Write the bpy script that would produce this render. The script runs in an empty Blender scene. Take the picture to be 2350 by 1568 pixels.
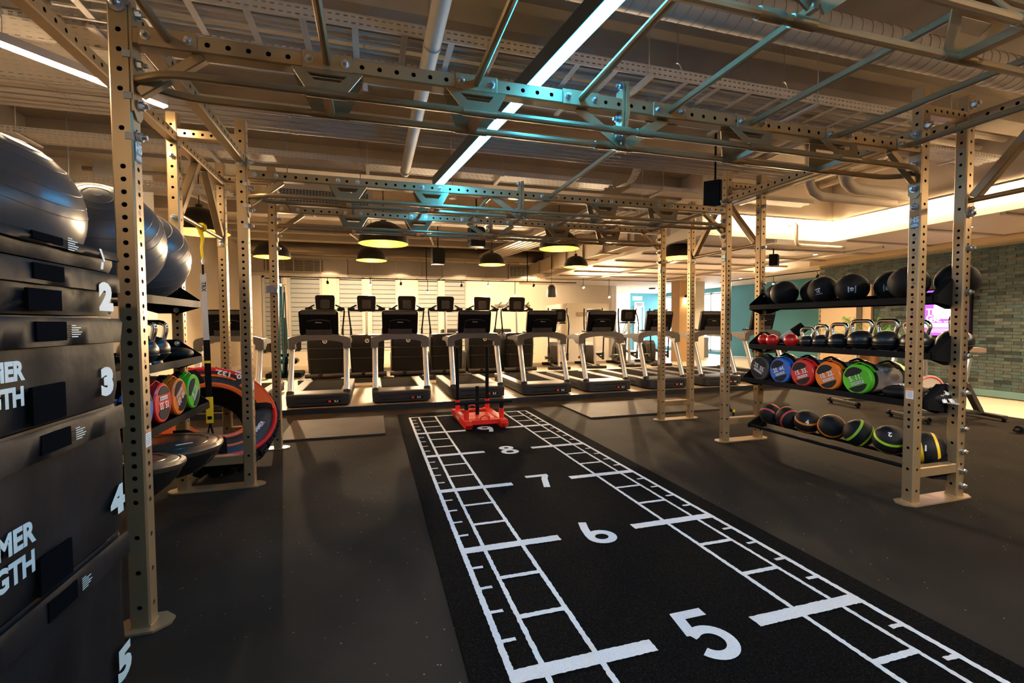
import bpy, math, random
from mathutils import Vector as V, Matrix
random.seed(7)
PI = math.pi
SC = bpy.context.scene
COL = SC.collection

# ------------------------------------------------------------------ camera
def make_camera():
    f, yaw, pitch, roll = 1074.82, 0.2893, -0.0389, -0.0055
    cd = bpy.data.cameras.new('camera'); cam = bpy.data.objects.new('camera', cd); COL.objects.link(cam)
    cd.sensor_width = 36.0; cd.lens = f / 2350 * 36.0; cd.clip_start = 0.02; cd.clip_end = 200
    fw = V((math.sin(yaw)*math.cos(pitch), math.cos(yaw)*math.cos(pitch), math.sin(pitch)))
    r = V((math.cos(yaw), -math.sin(yaw), 0)); u = r.cross(fw)
    c, s = math.cos(roll), math.sin(roll)
    r2 = c*r + s*u; u2 = -s*r + c*u
    m = Matrix(((r2.x, u2.x, -fw.x, -0.4764), (r2.y, u2.y, -fw.y, 3.387), (r2.z, u2.z, -fw.z, 1.3206), (0, 0, 0, 1)))
    cam.matrix_world = m
    SC.camera = cam
make_camera()

# ------------------------------------------------------------------ world, exposure
w = bpy.data.worlds.new('daylight'); SC.world = w; w.use_nodes = True
bg = w.node_tree.nodes['Background']; bg.inputs[0].default_value = (0.86, 0.93, 1.0, 1); bg.inputs[1].default_value = 8.0
SC.view_settings.view_transform = 'Standard'; SC.view_settings.look = 'None'
SC.view_settings.exposure = 0.6
SC.cycles.adaptive_threshold = .02; SC.cycles.max_bounces = 6; SC.cycles.diffuse_bounces = 3; SC.cycles.glossy_bounces = 3; SC.cycles.transmission_bounces = 2; SC.cycles.transparent_max_bounces = 8; SC.cycles.caustics_reflective = False; SC.cycles.caustics_refractive = False; SC.view_settings.gamma = 1.0; SC.view_settings.use_curve_mapping = False
WARM = (1.0, 0.72, 0.42); CYAN = (0.0, 0.55, 0.85)
LED_W = 110.0       # radiance of the warm led lines
LED_C = 56.0       # radiance of the cyan led line
DOME_W = 42.0      # watts of each pendant bulb
SPOT_W = 640.0      # watts of each track spot

# ------------------------------------------------------------------ materials
MATS = {}
def mat(n, c, r=.5, m=0., var=0., vs=6., bump=0., bs=120., em=None, es=0., coat=0., c2=None, spec=None):
    M = bpy.data.materials.new(n); M.use_nodes = True; nt = M.node_tree; b = nt.nodes['Principled BSDF']
    b.inputs['Base Color'].default_value = (*c, 1); b.inputs['Roughness'].default_value = r; b.inputs['Metallic'].default_value = m
    if coat: b.inputs['Coat Weight'].default_value = coat; b.inputs['Coat Roughness'].default_value = .12
    if spec is not None: b.inputs['IOR'].default_value = 1+.9*spec
    if em: b.inputs['Emission Color'].default_value = (*em, 1); b.inputs['Emission Strength'].default_value = es
    if var or bump or c2:
        tc = nt.nodes.new('ShaderNodeTexCoord')
    if var or c2:
        nz = nt.nodes.new('ShaderNodeTexNoise'); nz.inputs['Scale'].default_value = vs; nz.inputs['Detail'].default_value = 5
        nt.links.new(tc.outputs['Object'], nz.inputs['Vector'])
        rp = nt.nodes.new('ShaderNodeValToRGB'); e = rp.color_ramp.elements
        e[0].position = .3; e[1].position = .7
        k = c2 if c2 else tuple(min(1, x*(1+var)) for x in c)
        d = c if c2 else tuple(x*(1-var) for x in c)
        e[0].color = (*d, 1); e[1].color = (*k, 1)
        nt.links.new(nz.outputs[0], rp.inputs[0]); nt.links.new(rp.outputs[0], b.inputs['Base Color'])
    if bump:
        n2 = nt.nodes.new('ShaderNodeTexNoise'); n2.inputs['Scale'].default_value = bs; n2.inputs['Detail'].default_value = 3
        nt.links.new(tc.outputs['Object'], n2.inputs['Vector'])
        bp = nt.nodes.new('ShaderNodeBump'); bp.inputs['Strength'].default_value = bump; bp.inputs['Distance'].default_value = .01
        nt.links.new(n2.outputs[0], bp.inputs['Height']); nt.links.new(bp.outputs[0], b.inputs['Normal'])
    MATS[n] = M
    return M
def speckle(M, scale, col, thr=.72):
    """tiny light flecks scattered through a dark rubber or turf surface"""
    nt = M.node_tree; b = nt.nodes['Principled BSDF']
    tc = nt.nodes.new('ShaderNodeTexCoord'); vo = nt.nodes.new('ShaderNodeTexVoronoi'); vo.inputs['Scale'].default_value = scale
    nt.links.new(tc.outputs['Object'], vo.inputs['Vector'])
    sp = nt.nodes.new('ShaderNodeSeparateColor'); nt.links.new(vo.outputs['Color'], sp.inputs[0])
    g = nt.nodes.new('ShaderNodeMath'); g.operation = 'GREATER_THAN'; g.inputs[1].default_value = thr; nt.links.new(sp.outputs[0], g.inputs[0])
    l = nt.nodes.new('ShaderNodeMath'); l.operation = 'LESS_THAN'; l.inputs[1].default_value = .32; nt.links.new(vo.outputs['Distance'], l.inputs[0])
    mu = nt.nodes.new('ShaderNodeMath'); mu.operation = 'MULTIPLY'; nt.links.new(g.outputs[0], mu.inputs[0]); nt.links.new(l.outputs[0], mu.inputs[1])
    mx = nt.nodes.new('ShaderNodeMix'); mx.data_type = 'RGBA'
    src = b.inputs['Base Color']
    if src.links: nt.links.new(src.links[0].from_socket, mx.inputs[6])
    else: mx.inputs[6].default_value = src.default_value
    mx.inputs[7].default_value = (*col, 1)
    nt.links.new(mu.outputs[0], mx.inputs[0]); nt.links.new(mx.outputs[2], b.inputs['Base Color'])

tan = mat('tan powder coat', (.36, .245, .128), .36, .5, .06, 3)
zinc = mat('bright zinc', (.60, .62, .64), .30, 1.)
chrome = mat('chrome', (.8, .8, .8), .08, 1.)
black_st = mat('black powder coat', (.009, .009, .010), .5, 0, spec=.14)
black_pl = mat('black plastic', (.0055, .0055, .0065), .42, spec=.25)
grey_pl = mat('graphite plastic', (.028, .028, .031), .5, spec=.25)
rubber = mat('black rubber floor', (.021, .0172, .0138), .72, 0, .25, 1.3, .06, 90, spec=.10)
speckle(rubber, 90, (.2, .2, .2), .994)
turf_m = mat('black turf', (.0085, .0085, .009), .9, 0, .5, 90, 1., 700, spec=.08)
speckle(turf_m, 260, (.06, .06, .065), .8)
white_tf = mat('white turf', (.78, .80, .80), .9, 0, .1, 200, .8, 600)
ceil_m = mat('painted concrete ceiling', (.40, .335, .265), .8, 0, .14, 1.2, .25, 30)
serv_m = mat('painted services', (.46, .39, .32), .6, 0, .05, 4)
trayw = mat('painted cable tray', (.50, .44, .38), .55, 0, .05, 5)
wall_m = mat('warm white wall', (.72, .62, .50), .75, 0, .03, 1.5)
wallw = mat('white wall', (.86, .83, .78), .7)
tanw = mat('tan column paint', (.55, .36, .19), .6)
teal_w = mat('teal wall paint', (.06, .25, .31), .6, 0, .08, 1)
led_w2 = mat('soft warm led diffuser', (1, .9, .7), .5, em=(1.0, .74, .43), es=LED_W*.8)
led_w = mat('warm led diffuser', (1, .9, .7), .5, em=(1.0, .74, .43), es=LED_W)
led_c = mat('cyan led diffuser', (.6, .95, 1), .5, em=(.035, .47, 1.0), es=LED_C)
bulb_m = mat('lit bulb', (1, .9, .7), .5, em=(1., .68, .33), es=250.)
gold_m = mat('gold leaf', (.88, .36, .035), .5, .25, .25, 25, .3, 60)
dome_m = mat('dark bronze shade', (.018, .013, .009), .5, .3)
alu = mat('brushed aluminium', (.72, .69, .66), .3, .9)
grey_bl = mat('grey anodised steel', (.12, .115, .115), .42, .4)
glass_scr = mat('black screen glass', (.008, .008, .009), .12, 0, coat=.4)
deck_m = mat('treadmill belt', (.015, .014, .013), .8, spec=.02)
red_p = mat('red paint', (.72, .022, .012), .3, 0, coat=.4)
vinyl = mat('black vinyl', (.013, .013, .0145), .5, 0, .3, 4, .4, 9, spec=.12)
velcro = mat('velcro patch', (.003, .004, .006), .95, spec=.05)
print_b = mat('pale blue print', (.42, .60, .66), .6)
white_p = mat('white print', (.75, .76, .76), .55)
label_w = mat('white sticker', (.78, .77, .74), .5)
label_o = mat('orange sticker band', (.7, .2, .03), .5)
ball_gr = mat('silver grey ball vinyl', (.135, .13, .13), .30, .3, .12, 2, .1, 5)
yellow = mat('yellow webbing', (.85, .62, .01), .7)
strap_k = mat('black webbing', (.008, .008, .009), .8, spec=.15)
strap_g = mat('grey webbing', (.42, .41, .42), .75)
wood_f = mat('pale floor', (.72, .60, .44), .45, 0, .06, 2)
mat_d = mat('platform rubber mat', (.045, .037, .030), .65, 0, .15, 3, .2, 40, spec=.2)

# ------------------------------------------------------------------ mesh helpers
class G:
    def __init__(s): s.v = []; s.f = []; s.m = []
    def add(s, vs, fs, mi=0, cvx=False):
        o = len(s.v); vs = [V(q) for q in vs]
        if cvx:
            c = sum(vs, V())/len(vs); out = []
            for f in fs:
                p = [vs[i] for i in f]; n = (p[1]-p[0]).cross(p[2]-p[0]); fc = sum(p, V())/len(p)
                out.append(f if n.dot(fc-c) >= 0 else f[::-1])
            fs = out
        s.v += [tuple(q) for q in vs]; s.f += [tuple(i+o for i in f) for f in fs]; s.m += [mi]*len(fs); return s
    def box(s, c, d, R=None, b=0., mi=0):
        h = [x/2 for x in d]; c = V(c); R = R or Matrix.Identity(3)
        if b <= 0:
            vs = [V((sx*h[0], sy*h[1], sz*h[2])) for sx in (-1, 1) for sy in (-1, 1) for sz in (-1, 1)]
            fs = [(0,1,3,2),(4,6,7,5),(0,4,5,1),(2,3,7,6),(0,2,6,4),(1,5,7,3)]
        else:
            b = min(b, min(h)*.98); vs = []; ix = {}
            for sx in (-1, 1):
                for sy in (-1, 1):
                    for sz in (-1, 1):
                        for a in range(3):
                            p = [sx*(h[0]-b), sy*(h[1]-b), sz*(h[2]-b)]; p[a] = (sx, sy, sz)[a]*h[a]
                            ix[(sx, sy, sz, a)] = len(vs); vs.append(V(p))
            S = (-1, 1); fs = []
            for q in S:
                fs.append([ix[(q, y, z, 0)] for y, z in ((-1,-1),(1,-1),(1,1),(-1,1))])
                fs.append([ix[(x, q, z, 1)] for x, z in ((-1,-1),(1,-1),(1,1),(-1,1))])
                fs.append([ix[(x, y, q, 2)] for x, y in ((-1,-1),(1,-1),(1,1),(-1,1))])
            for q in S:
                for r in S:
                    fs.append([ix[(q,r,-1,0)], ix[(q,r,1,0)], ix[(q,r,1,1)], ix[(q,r,-1,1)]])
                    fs.append([ix[(q,-1,r,0)], ix[(q,1,r,0)], ix[(q,1,r,2)], ix[(q,-1,r,2)]])
                    fs.append([ix[(-1,q,r,1)], ix[(1,q,r,1)], ix[(1,q,r,2)], ix[(-1,q,r,2)]])
                    for t in S: fs.append([ix[(q,r,t,0)], ix[(q,r,t,1)], ix[(q,r,t,2)]])
        return s.add([c + R @ q for q in vs], fs, mi, True)
    def bb(s, x0, x1, y0, y1, z0, z1, b=0., mi=0):
        return s.box(((x0+x1)/2, (y0+y1)/2, (z0+z1)/2), (abs(x1-x0), abs(y1-y0), abs(z1-z0)), None, b, mi)
    def bar(s, p0, p1, w, t, up=(0, 0, 1), b=0., mi=0):
        """rectangular bar from p0 to p1: width w across up, t along up"""
        p0, p1 = V(p0), V(p1); x = (p1-p0).normalized(); y = V(up).cross(x).normalized(); z = x.cross(y)
        return s.box((p0+p1)/2, ((p1-p0).length, w, t), Matrix((x, y, z)).transposed(), b, mi)
    def ring(s, c, x, y, r, n, ph=0.):
        return [V(c) + r*(math.cos(2*PI*k/n+ph)*V(x) + math.sin(2*PI*k/n+ph)*V(y)) for k in range(n)]
    def cyl(s, p0, p1, r, r1=None, n=12, mi=0, cap=True, ph=0.):
        p0, p1 = V(p0), V(p1); a = (p1-p0).normalized(); x = a.orthogonal().normalized(); y = a.cross(x); r1 = r if r1 is None else r1
        vs = s.ring(p0, x, y, r, n, ph) + s.ring(p1, x, y, r1, n, ph)
        fs = [(k, (k+1) % n, n+(k+1) % n, n+k) for k in range(n)]
        if cap: fs += [tuple(range(n-1, -1, -1)), tuple(range(n, 2*n))]
        return s.add(vs, fs, mi)
    def tube(s, path, r, n=8, closed=False, mi=0, cap=True):
        P = [V(p) for p in path]; m = len(P); fr = []; x = None
        rr = r if isinstance(r, (list, tuple)) else [r]*m
        for i in range(m):
            a, b = (P[(i-1) % m], P[(i+1) % m]) if closed else (P[max(i-1, 0)], P[min(i+1, m-1)])
            t = (b-a).normalized()
            x = t.orthogonal().normalized() if x is None else (x - t*x.dot(t)).normalized()
            fr.append((x, t.cross(x)))
        vs = []
        for p, (a, b), q in zip(P, fr, rr): vs += s.ring(p, a, b, q, n)
        fs = []
        for i in range(m if closed else m-1):
            j = (i+1) % m
            for k in range(n): fs.append((i*n+k, i*n+(k+1) % n, j*n+(k+1) % n, j*n+k))
        if cap and not closed: fs += [tuple(range(n-1, -1, -1)), tuple(range((m-1)*n, m*n))]
        return s.add(vs, fs, mi)
    def lathe(s, prof, n=20, M=None, mi=0):
        M = M or Matrix.Identity(4); vs = []; fs = []; rows = []
        for r, z in prof:
            if r < 1e-6: rows.append([len(vs)]); vs.append(M @ V((0, 0, z)))
            else:
                rows.append(list(range(len(vs), len(vs)+n)))
                vs += [M @ V((r*math.cos(2*PI*k/n), r*math.sin(2*PI*k/n), z)) for k in range(n)]
        for a, b in zip(rows, rows[1:]):
            for k in range(n):
                k2 = (k+1) % n
                if len(a) == 1 and len(b) == 1: continue
                if len(a) == 1: fs.append((a[0], b[k2], b[k]))
                elif len(b) == 1: fs.append((a[k], a[k2], b[0]))
                else: fs.append((a[k], a[k2], b[k2], b[k]))
        return s.add(vs, fs, mi)
    def sphere(s, c, r, n=24, m=14, sc=(1, 1, 1), mi=0, R=None):
        M = Matrix.Translation(V(c)) @ (R.to_4x4() if R else Matrix.Identity(4)) @ Matrix.Diagonal((*sc, 1))
        return s.lathe([(0 if i in (0, m) else r*math.sin(PI*i/m), -r*math.cos(PI*i/m)) for i in range(m+1)], n, M, mi)
    def prism(s, poly, O, U, W, t, mi=0):
        """polygon in the plane O+u*U+w*W, thickness t (centred) along UxW"""
        O, U, W = V(O), V(U), V(W); N = U.cross(W).normalized()*t/2; n = len(poly)
        a = [O+U*u+W*q for u, q in poly]
        area = sum(poly[i][0]*poly[(i+1) % n][1]-poly[(i+1) % n][0]*poly[i][1] for i in range(n))
        if area < 0: a = a[::-1]
        fs = [tuple(range(n-1, -1, -1)), tuple(range(n, 2*n))] + [(k, (k+1) % n, n+(k+1) % n, n+k) for k in range(n)]
        return s.add([p-N for p in a]+[p+N for p in a], fs, mi)
    def frame(s, po, pi, O, U, W, t, mi=0):
        """plate with a hole: outer and inner polygons with the same point count"""
        O, U, W = V(O), V(U), V(W); N = U.cross(W).normalized()*t/2; n = len(po)
        q = [O+U*u+W*x for u, x in po]; r = [O+U*u+W*x for u, x in pi]
        vs = [p-N for p in q]+[p-N for p in r]+[p+N for p in q]+[p+N for p in r]; fs = []
        for k in range(n):
            j = (k+1) % n
            fs += [(k, n+k, n+j, j), (2*n+k, 2*n+j, 3*n+j, 3*n+k), (k, j, 2*n+j, 2*n+k), (n+k, 3*n+k, 3*n+j, n+j)]
        return s.add(vs, fs, mi)
    def ribbon(s, path, wd, w, t, mi=0, closed=False):
        """flat strap along a path, wd is the width direction (vector or one per point)"""
        P = [V(p) for p in path]; m = len(P); vs = []
        for i in range(m):
            a, b = (P[(i-1) % m], P[(i+1) % m]) if closed else (P[max(i-1, 0)], P[min(i+1, m-1)])
            d = V(wd[i]) if isinstance(wd, list) else V(wd)
            tn = (b-a).normalized(); d = (d-tn*d.dot(tn)).normalized(); n = tn.cross(d)
            vs += [P[i]-d*w/2-n*t/2, P[i]+d*w/2-n*t/2, P[i]+d*w/2+n*t/2, P[i]-d*w/2+n*t/2]
        fs = []
        for i in range(m if closed else m-1):
            j = (i+1) % m
            fs += [(4*i+k, 4*i+(k+1) % 4, 4*j+(k+1) % 4, 4*j+k) for k in range(4)]
        if not closed: fs += [(3, 2, 1, 0), (4*m-4, 4*m-3, 4*m-2, 4*m-1)]
        return s.add(vs, fs, mi)
    def perf(s, O, U, W, u0, u1, width, holes, hr, depth=.004, n=12, mi=0):
        """a flat strip from u0 to u1 along U, with real round holes at the given u"""
        O, U, W = V(O), V(U), V(W); N = U.cross(W).normalized(); h = width/2
        holes = sorted(holes); cur = u0
        def quad(a, b):
            if b-a > 1e-5: s.add([O+U*a-W*h, O+U*b-W*h, O+U*b+W*h, O+U*a+W*h], [(0, 1, 2, 3)], mi)
        gaps = [min([abs(q-x) for q in holes if q != x] or [9]) for x in holes]
        for x, g in zip(holes, gaps):
            c = min(g/2, h*1.2); a, b = x-c, x+c
            if a < cur-1e-4 or b > u1+1e-4: continue
            quad(cur, a); cur = b
            # boundary points of the cell, counter-clockwise, n = 12
            B = [(c, -h/3), (c, h/3), (c, h), (c/3, h), (-c/3, h), (-c, h), (-c, h/3), (-c, -h/3), (-c, -h), (-c/3, -h), (c/3, -h), (c, -h)]
            vs = [O+U*(x+p)+W*q for p, q in B]
            ang = [math.atan2(q, p) for p, q in [(1, -.33), (1, .33), (1, 1), (.33, 1), (-.33, 1), (-1, 1), (-1, .33), (-1, -.33), (-1, -1), (-.33, -1), (.33, -1), (1, -1)]]
            rg = [O+U*(x+hr*math.cos(t))+W*(hr*math.sin(t)) for t in ang]
            vs += rg + [p-N*depth for p in rg]
            fs = []
            for k in range(12):
                j = (k+1) % 12
                fs += [(k, j, 12+j, 12+k), (12+k, 12+j, 24+j, 24+k)]
            s.add(vs, fs, mi)
        quad(cur, u1)
        return s
    def me(s, name, mats, sharp=35):
        m = bpy.data.meshes.new(name); m.from_pydata(s.v, [], s.f)
        for q in (mats if isinstance(mats, (list, tuple)) else [mats]): m.materials.append(q)
        if len(m.materials) > 1: m.polygons.foreach_set('material_index', s.m)
        m.polygons.foreach_set('use_smooth', [True]*len(m.polygons)); m.update()
        m.set_sharp_from_angle(angle=math.radians(sharp))
        return m
    def obj(s, name, mats, parent=None, sharp=35, world=True):
        """link as ONE object; with world=True the coordinates are world ones and get re-based on the parent's place"""
        o = bpy.data.objects.new(name, s.me(name, mats, sharp)); COL.objects.link(o)
        if parent:
            o.parent = parent
            if world: o.data.transform(Matrix.Translation(-wl(parent)))
        return o
def wl(o):
    p = V((0, 0, 0))
    while o: p += o.location; o = o.parent
    return p
def tag(o, label=None, cat=None, group=None, kind=None):
    if label: o['label'] = label
    if cat: o['category'] = cat
    if group: o['group'] = group
    if kind: o['kind'] = kind
    return o
def thing(name, loc, label, cat, group=None, rz=0.):
    o = bpy.data.objects.new(name, None); COL.objects.link(o); o.location = loc; o.rotation_euler = (0, 0, rz); o.empty_display_size = .1
    return tag(o, label, cat, group)
def place(me, name, parent, loc, rot=None, world=True):
    """another object that shares mesh data"""
    o = bpy.data.objects.new(name, me); COL.objects.link(o); o.parent = parent
    o.location = V(loc) - (wl(parent) if (parent and world) else V())
    if rot is not None: o.rotation_euler = rot.to_euler() if isinstance(rot, Matrix) else rot
    return o
def dup(o, loc, rz=0., label=None, parent=None):
    c = o.copy(); COL.objects.link(c)
    if parent is None:
        c.location = loc; c.rotation_euler = (0, 0, rz)
        if label: c['label'] = label
    else: c.parent = parent
    for ch in list(o.children): dup(ch, None, 0, None, c)
    return c
def lamp(name, kind, loc, energy, col, size=.05, parent=None, **k):
    d = bpy.data.lights.new(name, kind); d.energy = energy; d.color = col
    if kind in ('POINT', 'SPOT'): d.shadow_soft_size = size
    for a, b in k.items(): setattr(d, a, b)
    o = bpy.data.objects.new(name, d); COL.objects.link(o); o.location = loc
    if parent: o.parent = parent; o.location = V(loc)-wl(parent)
    return o
_tc = {}
def text_mesh(s, size, bold=0., align='CENTER', ls=1.0, sp=1.0):
    k = (s, size, bold, align, ls, sp)
    if k not in _tc:
        c = bpy.data.curves.new('lettering', 'FONT'); c.body = s; c.size = size; c.offset = bold; c.align_x = align; c.align_y = 'CENTER'
        c.space_line = ls; c.space_character = sp; c.resolution_u = 3; c.fill_mode = 'FRONT'
        o = bpy.data.objects.new('lettering', c); COL.objects.link(o)
        bpy.context.view_layer.update()
        m = o.to_mesh(); vs = [tuple(q.co) for q in m.vertices]; fs = [tuple(p.vertices) for p in m.polygons]
        o.to_mesh_clear(); bpy.data.objects.remove(o); bpy.data.curves.remove(c)
        _tc[k] = (vs, fs)
    return _tc[k]
def text(g, s, size, O, U, W, bold=0., align='CENTER', mi=0, ls=1.0, sx=1., wrap=None, sp=1.0):
    """add lettering to a builder in plane O, U (reading direction), W (up); wrap maps a point onto a surface"""
    vs, fs = text_mesh(s, size, bold, align, ls, sp); O, U, W = V(O), V(U), V(W)
    P = [O+U*(v[0]*sx)+W*v[1] for v in vs]
    if wrap: P = [wrap(p) for p in P]
    return g.add(P, fs, mi)
# ================================================================== SETTING
def struct(name, g, m, parent=None, sharp=35):
    o = g.obj(name, m, parent, sharp)
    if not parent: o['kind'] = 'structure'
    return o
HZ, SZ = 3.75, 2.72          # high slab, lower soffit
YB = 19.5
struct('floor', G().bb(-4.3, 7.9, -1.5, 10.9, -.05, 0), rubber)
struct('floor', G().bb(7.9, 13, -1.5, 10.9, -.05, -.001).bb(-4.3, 13, 10.9, 23.2, -.05, -.001), wood_f)
struct('ceiling', G().bb(-4.5, 7.3, -1.7, YB+.2, HZ, HZ+.1), ceil_m)
# lower soffit with its upstand faces
sof = struct('ceiling', G().bb(7.3, 13.2, -1.7, 23.4, SZ, HZ+.1).bb(4.6, 7.3, 9.75, 23.4, SZ, HZ+.1), mat('pale soffit', (.66, .56, .45), .7, 0, .04, 1.5))
g = G()
for k in range(9): g.bb(7.35, 13, 3.2+k*1.05, 3.26+k*1.05, SZ-.03, SZ)
for k in range(7): g.bb(4.75, 9.6, 10.6+k*1.1, 10.66+k*1.1, SZ-.03, SZ)
for x in (8.6, 6.1): g.bb(x, x+.05, 9.8, 17, SZ-.05, SZ)
g.obj('soffit_batten', serv_m, sof)
struct('wall_left', G().bb(-4.5, -4.3, -1.7, YB+.2, 0, HZ), wall_m)
def wall_open(g, y0, y1, x0, x1, z0, z1, ops):
    """wall in the XZ plane with rectangular openings (a, b, c, d)"""
    cur = x0
    for a, b, c, d in sorted(ops):
        g.bb(cur, a, y0, y1, z0, z1)
        if c > z0: g.bb(a, b, y0, y1, z0, c)
        if d < z1: g.bb(a, b, y0, y1, d, z1)
        cur = b
    g.bb(cur, x1, y0, y1, z0, z1); return g
FWIN = []
struct('wall_front', wall_open(G(), -1.7, -1.5, -4.5, 13.2, 0, HZ, [(a, b, .9, 3.0) for a, b in FWIN]), wall_m)
LOUV = [(-3.72, -3.12), (-3.0, -2.0), (-1.55, -.72), (-.55, .35), (.95, 1.75), (1.85, 2.7)]
struct('wall_back', wall_open(G(), YB, YB+.2, -4.5, 8.3, 0, HZ, [(a, b, .45, 2.86) for a, b in LOUV]), wall_m)
struct('wall_back', G().bb(8.3, 8.5, YB, 23.2, 0, SZ).bb(8.5, 11.3, 23.2, 23.4, 0, SZ), wallw)
struct('wall_back', wall_open(G(), 23.2, 23.4, 11.3, 13.2, 0, SZ, [(11.55, 12.0, 0, 2.05)]), teal_w)
# white free-standing partition and recess left of the exit
struct('wall_partition', G().bb(5.47, 6.95, 17.2, 17.4, 0, 1.95).bb(5.47, 5.67, 17.4, YB, 0, 1.95), wallw)
# far right: glazing and teal wall
g = G().bb(13, 13.2, -1.7, 2, 0, SZ).bb(13, 13.2, 12, 18.9, 0, SZ).bb(13, 13.2, 18.9, 23.4, 2.55, SZ).bb(13, 13.2, 18.9, 23.4, 0, .12)
struct('wall_right', g, teal_w)
struct('wall_right', G().bb(9.9, 13, 11.9, 12.1, 0, SZ), wall_m)
fr = mat('window frame', (.45, .44, .42), .5)
glass = bpy.data.materials.new('window glass'); glass.use_nodes = True
_n = glass.node_tree.nodes; _n.remove(_n['Principled BSDF']); _t = _n.new('ShaderNodeBsdfTransparent'); _g = _n.new('ShaderNodeBsdfGlossy'); _g.inputs['Roughness'].default_value = .02; _x = _n.new('ShaderNodeMixShader'); _x.inputs[0].default_value = .06
glass.node_tree.links.new(_t.outputs[0], _x.inputs[1]); glass.node_tree.links.new(_g.outputs[0], _x.inputs[2]); glass.node_tree.links.new(_x.outputs[0], _n['Material Output'].inputs[0])
def portal(loc, rot, sx, sy):
    d = bpy.data.lights.new('daylight_portal', 'AREA'); d.shape = 'RECTANGLE'; d.size = sx; d.size_y = sy; d.cycles.is_portal = True
    o = bpy.data.objects.new('daylight_portal', d); COL.objects.link(o); o.location = loc; o.rotation_euler = rot
for n_, (a, b) in enumerate(FWIN):
    g = G().bb(a, b, -1.62, -1.56, .9, .96).bb(a, b, -1.62, -1.56, 2.94, 3.0).bb(a, a+.06, -1.62, -1.56, .96, 2.94).bb(b-.06, b, -1.62, -1.56, .96, 2.94).bb((a+b)/2-.03, (a+b)/2+.03, -1.62, -1.56, .96, 2.94)
    w_ = struct('window_%d' % (n_+20), g, fr)
    for q in (a+.06, (a+b)/2+.03): G().bb(q, q+(b-a)/2-.09, -1.595, -1.585, .96, 2.94).obj('pane', glass, w_)
    portal(((a+b)/2, -1.75, 1.95), (PI/2, 0, 0), b-a, 2.1)
g = G()
for y in (18.93, 19.75, 20.9, 22.0, 23.17): g.bb(13.04, 13.12, y-.03, y+.03, .12, 2.55)
for z in (.16, 1.1, 2.5): g.bb(13.04, 13.12, 18.9, 23.2, z-.03, z+.03)
w1 = struct('window_1', g, fr)
for a, b in ((18.96, 19.72), (19.78, 20.87), (20.93, 21.97), (22.03, 23.14)):
    G().bb(13.075, 13.085, a, b, .19, 1.07).obj('pane', glass, w1); G().bb(13.075, 13.085, a, b, 1.13, 2.47).obj('pane', glass, w1)
portal((13.3, 21, 1.35), (0, PI/2, 0), 2.4, 4.2)
# door leaf left ajar in the teal wall, doorway glimpse
dr = struct('door_1', G().bb(11.55, 12.0, 24.2, 24.25, 0, 2.1).bb(11.5, 11.55, 23.15, 23.25, 0, 2.1).bb(12.0, 12.05, 23.15, 23.25, 0, 2.1).bb(11.55, 12, 23.15, 23.25, 2.05, 2.1), wallw)
# louvred shutters in the back wall
lou = mat('grey white shutter', (.34, .35, .345), .55, 0, .05, 3)
lou2 = mat('white shutter frame', (.48, .45, .40), .5)
SLAT = G().box((0, 0, 0), (1, .016, .131), Matrix.Rotation(.10, 3, 'X')).me('slat', lou)
for n, (a, b) in enumerate(LOUV):
    f = .07
    w_ = struct('window_%d' % (n+2), G().bb(a, a+f, YB-.03, YB+.1, .45, 2.86).bb(b-f, b, YB-.03, YB+.1, .45, 2.86).bb(a, b, YB-.03, YB+.1, .45, .53).bb(a, b, YB-.03, YB+.1, 2.78, 2.86).bb(a, b, YB+.15, YB+.18, .45, .5), lou2)
    G().bb(a, b, YB+.14, YB+.18, .45, 2.86).obj('slat_gap_shade', MATS.get('shutter shade') or mat('shutter shade', (.03, .03, .03), .9), w_)  # dark sheet paints the shade in the gaps between slats
    for k in range(15):
        o = place(SLAT, 'slat', w_, ((a+b)/2, YB+.04, .62+k*.147)); o.scale = (b-a-2*f, 1, 1)
# tan column with wall lamp, pale column behind
struct('wall_column', G().bb(9.35, 9.82, 16.8, 17.25, 0, SZ, .005), tanw)
struct('wall_column', G().bb(10.2, 10.75, 17.3, 17.8, 0, SZ), wallw)
struct('baseboard_left', G().bb(-4.3, -4.28, -1.5, YB, 0, .12), wallw)
# concrete beams of the slab
for k, (y0, y1, zb) in enumerate(((2.6, 3.0, 3.5), (6.85, 7.12, 3.52), (10.3, 10.6, 3.4), (13.2, 13.5, 3.4), (16.0, 16.3, 3.4))):
    struct('ceiling_beam', G().bb(-4.3, 7.3 if y0 < 9 else 4.6, y0, y1, zb, HZ), ceil_m)
# ------------------------------------------------------------------ brick wall on the right
brk = [mat('glazed brick %d' % i, c, .35, 0, .35, 9, .25, 40, spec=.35) for i, c in enumerate(((.070, .090, .086), (.048, .066, .066), (.095, .115, .107), (.058, .100, .104), (.026, .038, .040), (.080, .100, .094)))]
grout = mat('brick grout', (.30, .29, .23), .85)
wr = struct('wall_right', G().bb(9.7, 9.9, -1.5, 12.0, 0, SZ), grout)
G().bb(9.66, 9.7, -1.5, 12.0, .02, .135).obj('baseboard', mat('teal skirting', (.12, .24, .25), .5), wr)
BM = [G().box((0, 0, 0), (.02, .222, .0515), None, .003).me('brick', m) for m in brk]
rows = int((2.62-.14)/.0555); far = [G() for _ in brk]; cnt = 0
cand = []
for r in range(rows):
    z = .14+.0278+r*.0555; off = (.115 if r % 2 else 0)+random.uniform(-.02, .02)
    for k in range(62):
        y = -1.4+off+k*.2265
        if y > 11.95: continue
        cand.append((y, z, random.choices(range(6), (5, 3, 3, 4, 1.3, 4))[0]))
vis = sorted([c for c in cand if 7.55 < c[0] < 9.05 and .3 < c[1] < 2.5], key=lambda c: c[0])[:300]
vs_ = set(vis)
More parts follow.
